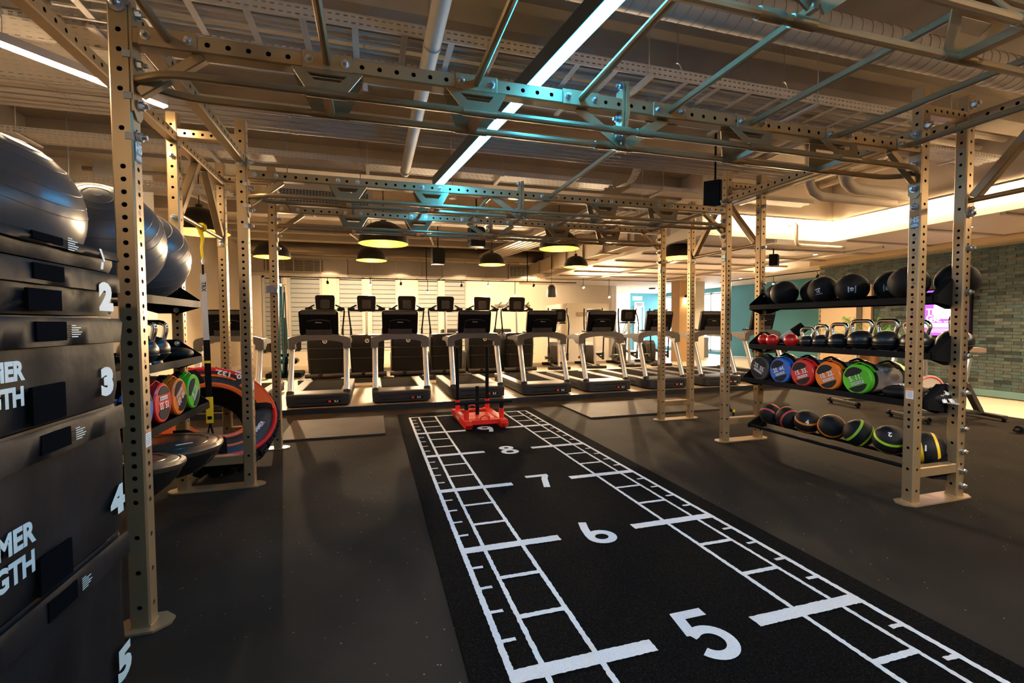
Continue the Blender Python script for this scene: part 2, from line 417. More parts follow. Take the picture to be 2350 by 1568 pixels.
for c in cand:
    if c in vs_:
        place(BM[c[2]], 'brick', wr, (9.696, c[0], c[1]))
    else:
        far[c[2]].bb(9.686, 9.706, c[0]-.111, c[0]+.111, c[1]-.0258, c[1]+.0258)
allf = G()
for i, q in enumerate(far): allf.add(q.v, q.f, i)
o = allf.obj('bricks', brk, wr); o['kind'] = 'stuff'
G().bb(9.4, 9.7, -1.5, 12.0, 2.62, SZ).obj('wall_beam', mat('tan beam', (.5, .36, .2), .65), wr)

# ------------------------------------------------------------------ turf lane
turf = thing('turf_lane', (.85, 5, 0), 'long black sled turf lane with white measuring marks and numbers', 'turf')
G().bb(-.155, 1.86, -.3, 10.3, 0, .010).obj('turf', turf_m, turf)
def rag(g, x0, x1, y0, y1, amp=.0022, z=.0125):
    """white tuft strip with slightly ragged edges"""
    lx, ly = x1-x0, y1-y0
    nx, ny = max(1, int(lx/.012)), max(1, int(ly/.012)); pts = []
    j = lambda: random.uniform(-amp, amp)
    for i in range(nx): pts.append((x0+lx*i/nx, y0+j()))
    for i in range(ny): pts.append((x1+j(), y0+ly*i/ny))
    for i in range(nx): pts.append((x1-lx*i/nx, y1+j()))
    for i in range(ny): pts.append((x0+j(), y1-ly*i/ny))
    if lx > ly: # strip of quads avoids long ngons
        return g.add([(p[0], p[1], z) for p in pts], [tuple(range(len(pts)))])
    return g.add([(p[0], p[1], z) for p in pts], [tuple(range(len(pts)))])
W = 1.698
def mir(x): return W-x
LX = [(0, .028), (.125, .022), (.352, .024)]
for x, w_ in LX:
    for s in (0, 1):
        xx = mir(x) if s else x
        g = G()
        for y in range(0, 10): rag(g, xx-w_/2, xx+w_/2, y, y+1)
        g.obj('lane_line', white_tf, turf)
rag(G(), -.014, W+.014, 9.985, 10.013, .002, .0132).obj('lane_line', white_tf, turf)
for y in range(1, 10):
    for s in (0, 1):
        a, b = (-.014, .596) if not s else (mir(.596), W+.014)
        rag(G(), a, b, y-.034, y+.034, .002, .0132).obj('distance_bar', white_tf, turf)
for y in range(2, 10):
    for s in (0, 1):
        for q in (1/3, 2/3):
            a, b = (.125, .352) if not s else (mir(.352), mir(.125))
            rag(G(), a, b, y+q-.015, y+q+.015, .002, .0129).obj('ladder_line', white_tf, turf)
        for q in (.2, .4, .6, .8):
            a, b = (0, .072) if not s else (mir(.072), W)
            rag(G(), a, b, y+q-.011, y+q+.011, .002, .0129).obj('tick_line', white_tf, turf)
def stroke(g, path, w_, z, closed=False):
    P = [V((p[0], p[1], 0)) for p in path]; m = len(P); vs = []
    for i in range(m):
        a, b = (P[(i-1) % m], P[(i+1) % m]) if closed else (P[max(i-1, 0)], P[min(i+1, m-1)])
        t = (b-a).normalized(); n = V((-t.y, t.x, 0))
        vs += [P[i]+n*w_/2+V((0, 0, z)), P[i]-n*w_/2+V((0, 0, z))]
    g.add(vs, [(2*i, 2*i+1, (2*i+3) % (2*m), (2*i+2) % (2*m)) for i in range(m if closed else m-1)])
def arc(cx, cy, rx, ry, a0, a1, n=24): return [(cx+rx*math.cos(math.radians(a0+(a1-a0)*i/n)), cy+ry*math.sin(math.radians(a0+(a1-a0)*i/n))) for i in range(n+1)]
def digit(k, cx, cy):
    g = G(); z = .0126; w_ = .052; X = lambda p: [(cx+a, cy+b) for a, b in p]
    if k == 5:
        stroke(g, X([(.085, .129), (-.066, .129)]), w_, z); stroke(g, X([(-.045, .15), (-.066, .0)]), w_, z+.0001)
        stroke(g, X([(-.075, .0)] + arc(-.01, -.055, .078, .078, 128, -150)), w_, z+.0002)
    if k in (6, 9):
        f = 1 if k == 6 else -1
        stroke(g, X([(f*a, f*b) for a, b in arc(0, -.065, .068, .062, 0, 360)[:-1]]), w_, z, True)
        stroke(g, X([(f*a, f*b) for a, b in [(-.03, .155), (-.055, .06), (-.068, -.03), (-.068, -.07)]]), w_, z+.0001)
    if k == 7:
        stroke(g, X([(-.1, .129), (.1, .129)]), w_, z); stroke(g, X([(.075, .12), (.04, .04), (-.01, -.155)]), w_, z+.0001)
    if k == 8:
        stroke(g, X(arc(0, .078, .052, .048, 0, 360)[:-1]), .05, z, True); stroke(g, X(arc(0, -.068, .066, .06, 0, 360)[:-1]), w_, z+.0001, True)
    for p in g.v: pass
    g.f = [f if (V(g.v[f[1]])-V(g.v[f[0]])).cross(V(g.v[f[2]])-V(g.v[f[0]])).z > 0 else f[::-1] for f in g.f]
    return g
for k in (5, 6, 7, 8, 9): digit(k, .849, k).obj('lane_number', white_tf, turf)
# ================================================================== TRAINING RIG
PW = .078; YF = [4.58, 5.78, 7.66, 8.85]; XL, XLB, XR, XRB = -1.46, -1.93, 3.25, 3.71; PH = 2.95; XM = .895
rig = thing('training_rig', (XM, 6.7, 0), 'tan perforated steel training rig with overhead monkey bars and storage shelves', 'training rig')
hole_shade = mat('hole shade core', (.006, .005, .004), .9, spec=.05)  # dark colour stands in for the shade inside the perforated tubes
def ptube(g, p0, p1, A, wa, wb, ha, hb, hr, c=.007, caps=True):
    p0, p1, A = V(p0), V(p1), V(A); U = (p1-p0).normalized(); L = (p1-p0).length; B = U.cross(A)
    for d, w_, ow, hs in ((A, wa, wb, ha), (-A, wa, wb, ha), (B, wb, wa, hb), (-B, wb, wa, hb)):
        g.perf(p0+d*w_/2, U, d.cross(U), 0, L, ow-2*c, hs, hr)
    for sa in (1, -1):
        for sb in (1, -1):
            a = p0+A*sa*wa/2+B*sb*(wb/2-c); b = p0+B*sb*wb/2+A*sa*(wa/2-c)
            f = (0, 1, 2, 3) if sa*sb < 0 else (3, 2, 1, 0)
            g.add([a, b, b+U*L, a+U*L], [f if True else f])
    m_ = U*L/2; g.box(p0+m_, (L-.02, wa-.03, wb-.03), Matrix((U, A, B)).transposed(), 0, 1)  # added dark core box, so the holes look shaded
    if caps:
        for q, s in ((p0, -1), (p1, 1)):
            vs = [q+A*x*(wa/2)+B*y*(wb/2) for x, y in ((1, 1), (-1, 1), (-1, -1), (1, -1))]
            g.add(vs, [(0, 1, 2, 3) if s > 0 else (3, 2, 1, 0)])
    return g
b_ = G().cyl((0, 0, 0), (0, 0, .004), .021, n=14).cyl((0, 0, .004), (0, 0, .017), .0165, n=6).cyl((0, 0, .017), (0, 0, .021), .0145, .010, n=12).cyl((0, 0, .021), (0, 0, .032), .009, n=10)
BOLT = b_.me('bolt', zinc)
def bolt(parent, p, d, s=1.):
    o = place(BOLT, 'bolt', parent, p, V(d).to_track_quat('Z', 'Y').to_matrix()); o.scale = (s, s, s); return o
HP = [2.858-.0795*k for k in range(8)] + [2.141] + [1.983-.0527*k for k in range(28)] + [.407, .253, .099]
LABEL = mat('rig sticker', (.7, .68, .62), .5)
def post(x, y, detail=True):
    g = G(); ptube(g, (x, y, .008), (x, y, PH), (1, 0, 0), PW, PW, [z-.008 for z in HP], [z-.008 for z in HP], .0105)
    return g.obj('upright', [tan, hole_shade], rig)
posts = {}
for i, y in enumerate(YF):
    for x in (XL, XLB, XR, XRB):
        if i == 1 and x == XLB: continue
        posts[(x, i)] = post(x, y)
def baseplate(xa, xb, y):
    a, b = xa-.11, xb+.11; c = .05; h = .075
    poly = [(a+c, -h), (b-c, -h), (b, -h+c), (b, h-c), (b-c, h), (a+c, h), (a, h-c), (a, -h+c)]
    G().prism(poly, (0, y, .005), (1, 0, 0), (0, 1, 0), .010).obj('base_plate', tan, rig)
for i, y in enumerate(YF):
    for a, b in ((XLB, XL), (XR, XRB)):
        if i == 1 and a == XLB: baseplate(XL, XL, y); continue
        baseplate(a, b, y)
        G().box(((a+b)/2, y, .225), (b-a-PW, .07, .072), None, .006).obj('low_crossbar', tan, rig)
        g = G(); ptube(g, (a+PW/2, y, 2.80), (b-PW/2, y, 2.80), (0, 1, 0), .07, .07, [.05+.06*k for k in range(6)], [], .011); g.obj('top_crossbar', [tan, hole_shade], rig)
# weld beads at the near feet
for (x, i) in ((XL, 1), (XR, 1), (XRB, 1)): G().lathe([(.058, 0), (.05, .014)], 4, Matrix.Translation((x, YF[i], .01)) @ Matrix.Rotation(PI/4, 4, 'Z')).obj('weld', tan, rig)
# cross beams with double bar loops
ZB, ZL = 2.527, 2.352
RX = [XM+q for q in (-2.18, -1.55, -.85, -.275, .275, .85, 1.55, 2.18)]
PLATE = G().box((0, 0, 0), (.215, .007, .078), None, .002).me('rung_plate', tan)
for i, y in enumerate(YF):
    bm = G(); x0, x1 = XL+PW/2+.008, XR-PW/2-.008
    ptube(bm, (x0, y, ZB), (x1, y, ZB), (0, 1, 0), .074, .074, [.035+.0795*k for k in range(58)], [], .0112)
    bm = bm.obj('cross_beam', [tan, hole_shade], rig)
    for x, s in ((x0, 1), (x1, -1)):
        # end plate, gusset and bolts on the post
        po = [(-.04, 2.655), (.04, 2.655), (.04, 2.215), (.015, 2.185), (-.015, 2.185), (-.04, 2.215)]
        pl = G().prism(po, (x-s*.004, y, 0), (0, 1, 0), (0, 0, 1), .009).obj('end_plate', tan, rig)
        for z in (2.63, 2.42, 2.25): bolt(pl, (x+s*.001, y, z), (s, 0, 0), 1.15)
        G().bar((x+s*.005, y, 2.30), (x+s*.25, y, 2.492), .045, .042, (0, 1, 0), .005).obj('gusset', tan, rig)
        bolt(posts[(XL if s > 0 else XR, i)], (x-s*.008, y, 2.12), (s, 0, 0), 1.15)
    for s in (-1, 1):
        pth = [(x0+.005, y+s*.02, ZL), (x0+.06, y+s*.055, ZL), (x0+.11, y+s*.085, ZL), (x0+.17, y+s*.105, ZL), (x0+.24, y+s*.11, ZL)]
        pth += [(x1+x0-p[0], p[1], p[2]) for p in pth[::-1]]
        G().tube(pth, .0175, 10).obj('pull_up_bar', tan, rig)
    for k, x in enumerate(RX):
        fs = [-1, 1]
        if i in (0, 1): fs = [s for s in fs]
        if 0 < k < 7 and k not in (3, 4):
            br = G()
            for s in (-1, 1):
                O = V((x, y+s*.038, ZB-.037)); Wv = V((0, s*.075, -.14)).normalized(); Lw = .165
                po = [(-.155, 0), (.155, 0), (.075, Lw), (-.075, Lw)]; pi = [(-.085, .03), (.085, .03), (.055, .078), (-.055, .078)]
                br.frame(po, pi, O, (1, 0, 0), Wv, .006)
                br.cyl((x-.085, y+s*.11, ZL), (x+.085, y+s*.11, ZL), .0215, n=12)
            br.bar((x, y-.11, ZL), (x, y+.11, ZL), .04, .03).obj('bar_bracket', tan, rig)
        for s in (-1, 1):
            bay = (s < 0 and i in (1, 3)) or (s > 0 and i in (0, 2)) or (k == 4 and ((i == 1 and s > 0) or (i == 2 and s < 0)))
            yy = y+s*.041
            if bay or (i == 2 and s < 0 and k not in (3,)):
                if not (i == 2 and s < 0): place(PLATE, 'rung_plate', rig, (x, yy, ZB))
                for q in (-.078, .078): bolt(bm, (x+q, y+s*(.044 if not (i == 2 and s < 0) else .037), ZB), (0, s, 0), .9)
    # centre splice: cheek plate, two diagonals, bolts
    sp = G().prism([(-.05, .125), (-.015, .125), (.04, -.09), (.03, -.155), (0, -.205), (-.03, -.155), (-.06, -.04)], (XM, y, ZB), (0, 1, 0), (0, 0, 1), .02)
    sp.prism([(-.045, .09), (.03, .09), (.035, -.1), (0, -.19), (-.035, -.1)], (XM-.02, y, ZB), (0, 1, 0), (0, 0, 1), .012)
    sp = sp.obj('splice_plate', tan, rig)
    for s in (-1, 1):
        G().bar((XM+s*.02, y, ZB-.2), (XM+s*.28, y, ZB-.03), .05, .008, (0, 1, 0)).obj('splice_diagonal', tan, rig)
        [G().cyl((XM+s*.02, y+e, ZL), (XM+s*.12, y+e, ZL), .022, n=12).obj('bar_sleeve', tan, rig) for e in (-.11, .11)]
    for q, z in ((-.035, .1), (.0, -.065), (.005, -.13), (-.03, -.17)): bolt(sp, (XM-.026, y+q, ZB+z), (-1, 0, 0), 1.1)
# rungs
for a, b, ks in ((0, 1, range(8)), (2, 3, range(8)), (1, 2, (4,))):
    for k in ks:
        G().cyl((RX[k], YF[a]+.04, ZB), (RX[k], YF[b]-.04, ZB), .0185, n=10).obj('rung', tan, rig)
# side beams
def side(x, i, j, z, br=False):
    g = G(); y0, y1 = YF[i]+PW/2, YF[j]-PW/2
    ptube(g, (x, y0, z), (x, y1, z), (1, 0, 0), .074, .074, [.06+.0795*k for k in range(int((y1-y0)/.0795))], [], .012)
    sb = g.obj('side_beam', [tan, hole_shade], rig)
    if br:
        ym = (y0+y1)/2; zb = 2.195
        for s, yp in ((-1, y0), (1, y1)):
            G().bar((x, ym+s*.10, z-.03), (x, yp-s*.03, zb+.02), .06, .06, (1, 0, 0), .006).obj('brace', tan, rig)
            pl = G().box((x, yp+s*(-.004), zb-.03), (.076, .009, .11), None, .002).obj('brace_plate', tan, rig)
            bolt(pl, (x, yp-s*.008, zb-.06), (0, -s, 0))
        G().cyl((x, y0, zb), (x, y1, zb), .0185, n=12).obj('side_pull_up_bar', tan, rig)
    for s, yp in ((1, y0), (-1, y1)):
        for q in (-.028, .028): pass
    return sb
side(XL, 1, 2, 2.645); side(XR, 1, 2, 2.645)
side(XLB, 0, 2, 2.77); side(XLB, 2, 3, 2.77, True); side(XRB, 0, 1, 2.77, True); side(XRB, 1, 2, 2.77); side(XRB, 2, 3, 2.77, True)
# cap plates with bolts on the camera side of the posts
for x, i, z in ((XL, 1, 2.64), (XL, 2, 2.61), (XLB, 2, 2.62), (XLB, 3, 2.17), (XR, 2, 2.62), (XRB, 2, 2.60), (XRB, 2, 2.15), (XR, 1, 2.68), (XRB, 1, 2.88), (XRB, 1, 2.10), (XLB, 2, 2.15)):
    bolt(posts[(x, i)], (x, YF[i]-PW/2-.001, z), (0, -1, 0), 1.5 if i == 1 else 1.2)
for x, i, zs in ((XRB, 1, (1.85, 1.53, 1.06, .79, .52, .35, .205, .095)), (XRB, 2, (1.75, 1.42, 1.02))):
    for z in zs: bolt(posts[(x, i)], (x+.005, YF[i]-PW/2-.001, z), (0, -1, 0), 1.25)
# clip tabs on the posts, as bright zinc tongues
TAB = G().box((0, 0, 0), (.03, .004, .028)).me('clip_tab', mat('dull steel tab', (.34, .36, .38), .55, .6))
for i in (1, 2, 3):
    for z in (2.655, 2.445, 2.275, 2.11): place(TAB, 'clip_tab', posts[(XL, i)], (XL+PW/2-.012, YF[i]-PW/2-.002, z))
# badge, hole numbers and stickers
badge = mat('blue grey badge', (.10, .22, .27), .35, .5); badge_t = mat('badge lettering', (.55, .62, .65), .35, .6)
for x, s, i in ((XL, 1, 1), (XR, -1, 1), (XR, -1, 2), (XR, -1, 3)):
    p = posts[(x, i)]; xx = x+s*(PW/2+.002); yy = YF[i]
    z = 2.055 if x == XL else 2.02
    b0 = G().box((xx, yy-.004, z), (.005, .052, .085), None, .002).obj('badge', badge, p)
    U = (0, s, 0)
    t = G(); text(t, 'HS', .05, (xx+s*.0035, yy-.004, z+.014), U, (0, 0, 1), .0018)
    text(t, 'HAMMER\nSTRENGTH', .0105, (xx+s*.0035, yy-.004, z-.025), U, (0, 0, 1), .0004, ls=.9)
    t.obj('badge_lettering', badge_t, b0)
    t = G()
    for n in range(14, 3, -1):
        zz = 1.983-.0527*(2*(14-n))+.026
        text(t, str(n), .026, (x+s*(PW/2+.0012), yy-.006, zz), U, (0, 0, 1), .0004)
    t.obj('hole_numbers', mat('engraved number', (.10, .075, .05), .6), p)
for x, i, dx in ((XL, 1, 1), (XR, 1, -1), (XR, 2, -1), (XR, 3, -1), (XL, 2, 1)):
    p = posts[(x, i)]; xx = x+dx*(PW/2+.001)
    z = .80 if x == XR else .83
    st = G().box((xx, YF[i]-.002, z), (.0016, .05, .075)).obj('sticker', label_w, p)
    G().box((xx+dx*.0006, YF[i]-.002, z+.03), (.0016, .05, .013)).obj('sticker_band', label_o, st)
    t = G()
    for k in range(6): t.box((xx+dx*.0008, YF[i]-.002, z+.015-k*.008), (.0012, .04-.006*(k % 3), .0028))
    t.obj('sticker_print', mat('grey print', (.3, .3, .3), .6), st)
# grey hook holder on the far left post
G().prism([(-.05, -.04), (.05, -.04), (.05, .0), (.02, .035), (-.05, .035)], (XL-.01, YF[3]-PW/2-.02, 1.69), (1, 0, 0), (0, 0, 1), .05).obj('bar_holder', mat('grey holder', (.20, .19, .20), .5), rig)
# ------------------------------------------------------------------ storage shelves (parts of the rig)
def shelf(side_, z, lip, w_=.42, hgt=.05, kind='tray', bz=.0):
    s = 1 if side_ == 'R' else -1; xp = XRB if s > 0 else XLB
    xl = lip; xb = lip+s*w_; y0, y1 = YF[1]+.06, YF[2]-.06
    g = G()
    if kind == 'tray':
        g.bb(min(xl, xb), max(xl, xb), y0, y1, z-.006, z)
        g.bb(xl-.004, xl+.004, y0, y1, z-.03, z+hgt-.03+.0); g.bb(xb-.004, xb+.004, y0, y1, z-.03, z+.07)
    else:
        g.cyl((xl+s*.03, y0, z), (xl+s*.03, y1, z), .016, n=10).cyl((xl+s*.23, y0, z+.03), (xl+s*.23, y1, z+.03), .016, n=10)
    sh = g.obj('shelf', black_st, rig)
    for y in (y0, y1):
        po = [(0, -.03), (0, .03), (.16, .15), (.24, .15), (w_, .05), (w_, -.03), (.28, -.075), (.14, -.075)]
        if kind != 'tray': po = [(0, -.02), (.0, .02), (.16, .10), (.26, .10), (.26, -.03), (.1, -.03)]
        po = [(xl+s*u, z+q) for u, q in po]
        G().prism(po, (0, y, 0), (1, 0, 0), (0, 0, 1), .008).obj('shelf_bracket', black_st, sh)
        yy = y+(-.006 if y == y0 else -.006)
        for q in (.12, -.05) if kind == 'tray' else (.06,):
            bolt(sh, (xp-s*.005, y-.006, z+q), (0, -1, 0), .9)
    # folded cheek of the near bracket
    G().prism([(.0, -.03), (.0, .03), (.16, .15), (.17, -.055)], (xl, YF[1]+.05, z), (s, 0, 0), (0, 0, 1), .05).obj('bracket_cheek', black_st, sh)
    return sh
for sd, lip in (('R', 3.515), ('L', -1.765)):
    shelf(sd, 1.485, lip); shelf(sd, 1.06, lip); shelf(sd, .695, lip+(-.07 if sd == 'R' else .04), .47); shelf(sd, .17 if sd == 'R' else .40, lip+(.0 if sd == 'R' else .05), .42, kind='rail')
# arm that carries the near end of the left shelves
for z in (1.47, 1.045, .68): G().bb(-2.2, XL, 5.80, 5.815, z-.03, z+.03).obj('shelf_arm', black_st, rig)
# ================================================================== LIGHT FITTINGS
def led_line(name, p0, p1, wdt, m, label, housing=black_st, hh=.07, wires=True):
    p0, p1 = V(p0), V(p1); t = thing(name, ((p0+p1)/2)+V((0, 0, hh)), label, 'led light')
    d = (p1-p0).normalized(); u = V((0, 0, 1))
    G().bar(p0+u*(hh/2+.006), p1+u*(hh/2+.006), wdt+.008, hh).obj('housing', housing, t)
    G().bar(p0, p1, wdt, .012).obj('diffuser', m, t)
    if wires:
        for k in (.10, .33, .60, .93) if (p1-p0).length > 5 else (.15, .62):
            q = p0.lerp(p1, k)
            G().cyl(q+u*(hh+.004), V((q.x, q.y, HZ)), .0022, n=5).obj('wire', zinc, t)
    return t
navy = mat('dark led housing', (.01, .014, .02), .5)
fx = lambda y: .5565-(y-5.256)*.1252
led_line('led_line', (fx(.4), .4, 2.72), (fx(8.30), 8.30, 2.72), .068, led_c, 'long cyan glowing led line hanging over the rig', navy, .1)
led_line('led_line', (-3.35, 5.76, 2.9), (-1.885, 7.41, 2.9), .05, led_w, 'warm led line hanging diagonally above the grey exercise balls', serv_m, .05)
led_line('led_line', (4.75, 9.68, 3.04), (7.22, 9.68, 3.04), .045, led_w2, 'warm led line along the upstand facing the camera', serv_m, .03, False)
led_line('led_line', (7.23, 9.66, 3.04), (7.23, 1.5, 3.04), .045, led_w2, 'warm led line running towards the camera above the right soffit edge', serv_m, .03, False)
# dome pendants
def dome(loc, D, label):
    t = thing('dome_pendant', loc, label, 'pendant lamp', 'gold-lined dome pendants'); R_ = D/2; x, y, z = loc
    Hh = R_*.92
    pr = [(R_*math.cos(a), Hh*math.sin(a)) for a in [PI/2*k/9 for k in range(9)]] + [(R_*.12, Hh)]
    sh = G().lathe(pr + [(R_*.12, Hh+.04), (0, Hh+.04)], 32, Matrix.Translation(loc)).obj('shade', dome_m, t)
    pin = [(r*.965, q*.965) for r, q in pr[::-1]]
    G().lathe([(0, Hh*.97)] + pin[1:] + [(R_*.985, 0), (R_, 0)], 32, Matrix.Translation(loc)).obj('lining', gold_m, sh)
    G().sphere((x, y, z+R_*.40), .035, 12, 8).obj('bulb', bulb_m, t)
    top = HZ if (x < 4.6 or y < 9.7) else SZ
    if top-(z+Hh+.04) > .01: G().cyl((x, y, z+Hh+.03), (x, y, top), .006, n=6).obj('cord', black_pl, t)
    lamp('pendant_glow', 'POINT', (x, y, z+R_*.30), DOME_W, WARM, .06, t)
dome((-.29, 10.9, 2.55), .75, 'large gold-lined dome pendant hanging over the left treadmills')
dome((2.86, 11.5, 2.69), .75, 'large gold-lined dome pendant hanging over the middle treadmills')
dome((-.47, 13.3, 2.60), .60, 'small gold-lined dome pendant seen just below the large left one')
dome((-2.14, 12.5, 2.50), .60, 'gold-lined dome pendant behind the far left rig upright')
dome((2.13, 13.7, 2.64), .60, 'small gold-lined dome pendant above the stair climbers in the middle')
dome((3.94, 13.15, 2.58), .55, 'small gold-lined dome pendant beside the slatted duct on the right')
dome((4.86, 10.72, 2.49), .62, 'gold-lined dome pendant between the two far right uprights')
dome((-2.75, 10.9, 2.60), .75, 'gold-lined dome pendant behind the yellow suspension strap')
# track spots
trk = thing('light_track', (2.5, 16.8, 2.56), 'thin black lighting track across the back of the hall', 'light track')
G().bb(-3.0, 5.6, 16.78, 16.82, 2.55, 2.575).bb(-3.0, -2.98, 16.79, 16.81, 2.57, 3.75).bb(1, 1.02, 16.79, 16.81, 2.57, 3.75).bb(4, 4.02, 16.79, 16.81, 2.57, 3.75).obj('rail', black_st, trk)
def spot(p, top, lit, label, aim=(0, -1, -.5)):
    t = thing('track_spot', p, label, 'spotlight', 'track spotlights'); p = V(p); a = V(aim).normalized()
    G().cyl(p-a*.1, p-a*.005, .028, .034, 12).obj('can', black_st, t)
    G().cyl(p-a*.06, V((p.x, p.y, top+.01)), .007, n=6).obj('stem', black_st, t)
    if lit:
        G().cyl(p-a*.004, p, .028, n=12).obj('lens', bulb_m, t)
        s = lamp('spot_glow', 'SPOT', p+a*.02, SPOT_W if lit == 1 else SPOT_W*.5, WARM, .03, t, spot_size=1.9, spot_blend=.8); s.rotation_euler = a.to_track_quat('-Z', 'Y').to_euler()
for x, z, lit, lb, aim in ((-2.74, 2.35, 1, 'lit spotlight at the far left of the back track', (.2, -1, -.6)), (-.51, 2.39, 1, 'lit spotlight above the second stair climber from the left', (0, -1, -.45)), (1.04, 2.21, 1, 'lit spotlight between the third and fourth stair climbers', (.0, -1, -.45)),
        (2.80, 2.41, 1, 'brightest lit spotlight in the middle of the back track', (-.1, -1, -.45)), (3.62, 2.14, 1, 'small lit spotlight above the last stair climber', (-.2, -1, -.3)), (5.9, 2.43, 1, 'lit spotlight above the white partition', (-.2, -1, -.45)), (6.8, 2.14, 1, 'small lit spotlight right of the white partition', (-.2, -1, -.3)),
        (2.0, 2.40, 2, 'black spotlight turned to the back wall left of the brightest one', (.1, 1, -.35)), (4.2, 2.44, 2, 'black spotlight turned to the back wall left of the hanging speaker', (.1, 1, -.3)), (-1.6, 2.42, 2, 'added wash spotlight turned to the shutters on the left', (.0, 1, -.35)), (.3, 2.42, 2, 'added wash spotlight turned to the shutters in the middle', (.0, 1, -.35))):  # wall-facing spots are lit as an added wash to brighten the back wall
    spot((x, 16.8 if x < 5 else 16.9, z), 2.56 if x < 5.6 else SZ, lit, lb, aim)
trk2 = thing('light_track', (10.8, 13.6, 2.66), 'thin dark lighting track under the right soffit', 'light track')
G().bb(10.78, 10.82, 12.6, 16.6, 2.65, 2.672).bb(10.78, 10.82, 12.8, 12.83, 2.67, SZ).obj('rail', black_st, trk2)
spot((10.8, 14.4, 2.42), 2.66, 1, 'lit spotlight hanging left of the black slam balls', (-.8, -.5, -.5)); spot((10.8, 13.0, 2.47), 2.66, 0, 'unlit spotlight on the right track beside the brick corner', (-.3, .2, -1))
# added fill spotlights on an unseen track behind the camera, aimed down the lane
fill_trk = thing('light_track', (.9, 1.9, 3.2), 'added black track for fill lights, unseen above and behind the camera', 'light track')
G().bb(-3.2, 6.4, 1.88, 1.92, 3.19, 3.215).bb(-2.5, -2.48, 1.89, 1.91, 3.21, HZ).bb(4.5, 4.52, 1.89, 1.91, 3.21, HZ).obj('rail', black_st, fill_trk)
for x, aim, e, lb in ((-2.6, (.35, 1, -.7), 22, 'leftmost'), (-.6, (.42, 1, -.85), 75, 'second from left'), (1.6, (.05, 1, -.85), 205, 'third from left'), (3.6, (.06, 1, -.80), 230, 'second from right'), (5.6, (.05, 1, -.75), 280, 'rightmost')):
    p = V((x, 1.9, 3.08)); a = V(aim).normalized(); t = thing('track_spot', p, lb+' added fill spotlight on the unseen track behind the camera', 'spotlight', 'track spotlights')
    G().cyl(p-a*.14, p-a*.005, .05, .06, 14).obj('can', black_st, t); G().cyl(p-a*.08, V((p.x, p.y, 3.2)), .008, n=6).obj('stem', black_st, t); G().cyl(p-a*.004, p, .05, n=14).obj('lens', bulb_m, t)
    q = lamp('spot_glow', 'SPOT', p+a*.02, e, (1, .90, .78), .12, t, spot_size=math.radians(62), spot_blend=.55); q.rotation_euler = a.to_track_quat('-Z', 'Y').to_euler()
for x, y, e, lb in ((8.1, 5.6, 300, 'nearest added downlight in the right soffit'), (8.1, 8.2, 320, 'recessed downlight added in the right soffit near the wall screen'), (8.4, 11.0, 160, 'recessed downlight added in the right soffit near the brick corner'), (6.0, 12.6, 90, 'recessed downlight added in the soffit over the right treadmills'), (10.9, 15.8, 200, 'recessed downlight added by the teal side wall'), (6.9, 15.6, 200, 'recessed downlight added before the white partition'), (9.6, 20.5, 160, 'recessed downlight added on the way to the exit')):  # fill lamps added to brighten the right floor and the back hall
    t = thing('fill_downlight', (x, y, SZ), lb, 'fill_downlight', 'added soffit fill downlights'); M = Matrix.Translation((x, y, SZ))
    G().lathe([(.035, -.004), (.055, -.006), (.06, 0)], 18, M).obj('trim', label_w, t); G().lathe([(0, -.003), (.035, -.003)][::-1], 18, M).obj('lens', bulb_m, t)
    lamp('fill_downlight_glow', 'SPOT', (x, y, SZ-.02), e, WARM, .05, t, spot_size=2.3, spot_blend=.7)
# wall lamp on the tan column
t = thing('wall_lamp', (9.58, 16.75, 2.2), 'small lit wall lamp on the tan column', 'wall lamp')
G().cyl((9.58, 16.74, 2.14), (9.58, 16.74, 2.24), .035, n=12).bb(9.55, 9.61, 16.74, 16.8, 2.17, 2.21).obj('body', dome_m, t); G().cyl((9.58, 16.74, 2.135), (9.58, 16.74, 2.14), .03, n=12).obj('lens', bulb_m, t)
s = lamp('wall_glow', 'SPOT', (9.58, 16.74, 2.12), 25, WARM, .03, t, spot_size=1.6, spot_blend=.6)

# ================================================================== CEILING SERVICES
def slots(g, O, U, W, L, width, pitch, sl, sw, rows=1, stag=0.):
    """sheet with rectangular slots cut right through"""
    O, U, W = V(O), V(U), V(W); rw = width/rows
    for r in range(rows):
        c0 = O+W*(-width/2+rw*(r+.5)); u = (stag*pitch if r % 2 else 0)
        if u: g.add([c0-W*rw/2, c0+U*u-W*rw/2, c0+U*u+W*rw/2, c0+W*rw/2], [(0, 1, 2, 3)])
        n = int((L-u)/pitch)
        for k in range(n):
            a, b = u+k*pitch, u+(k+1)*pitch; m = (a+b)/2
            vs = [c0+U*a-W*rw/2, c0+U*b-W*rw/2, c0+U*b+W*rw/2, c0+U*a+W*rw/2,
                  c0+U*(m-sl/2)-W*sw/2, c0+U*(m+sl/2)-W*sw/2, c0+U*(m+sl/2)+W*sw/2, c0+U*(m-sl/2)+W*sw/2]
            g.add(vs, [(0, 1, 5, 4), (1, 2, 6, 5), (2, 3, 7, 6), (3, 0, 4, 7)])
    return g
SVC = 'painted services under the ceiling'
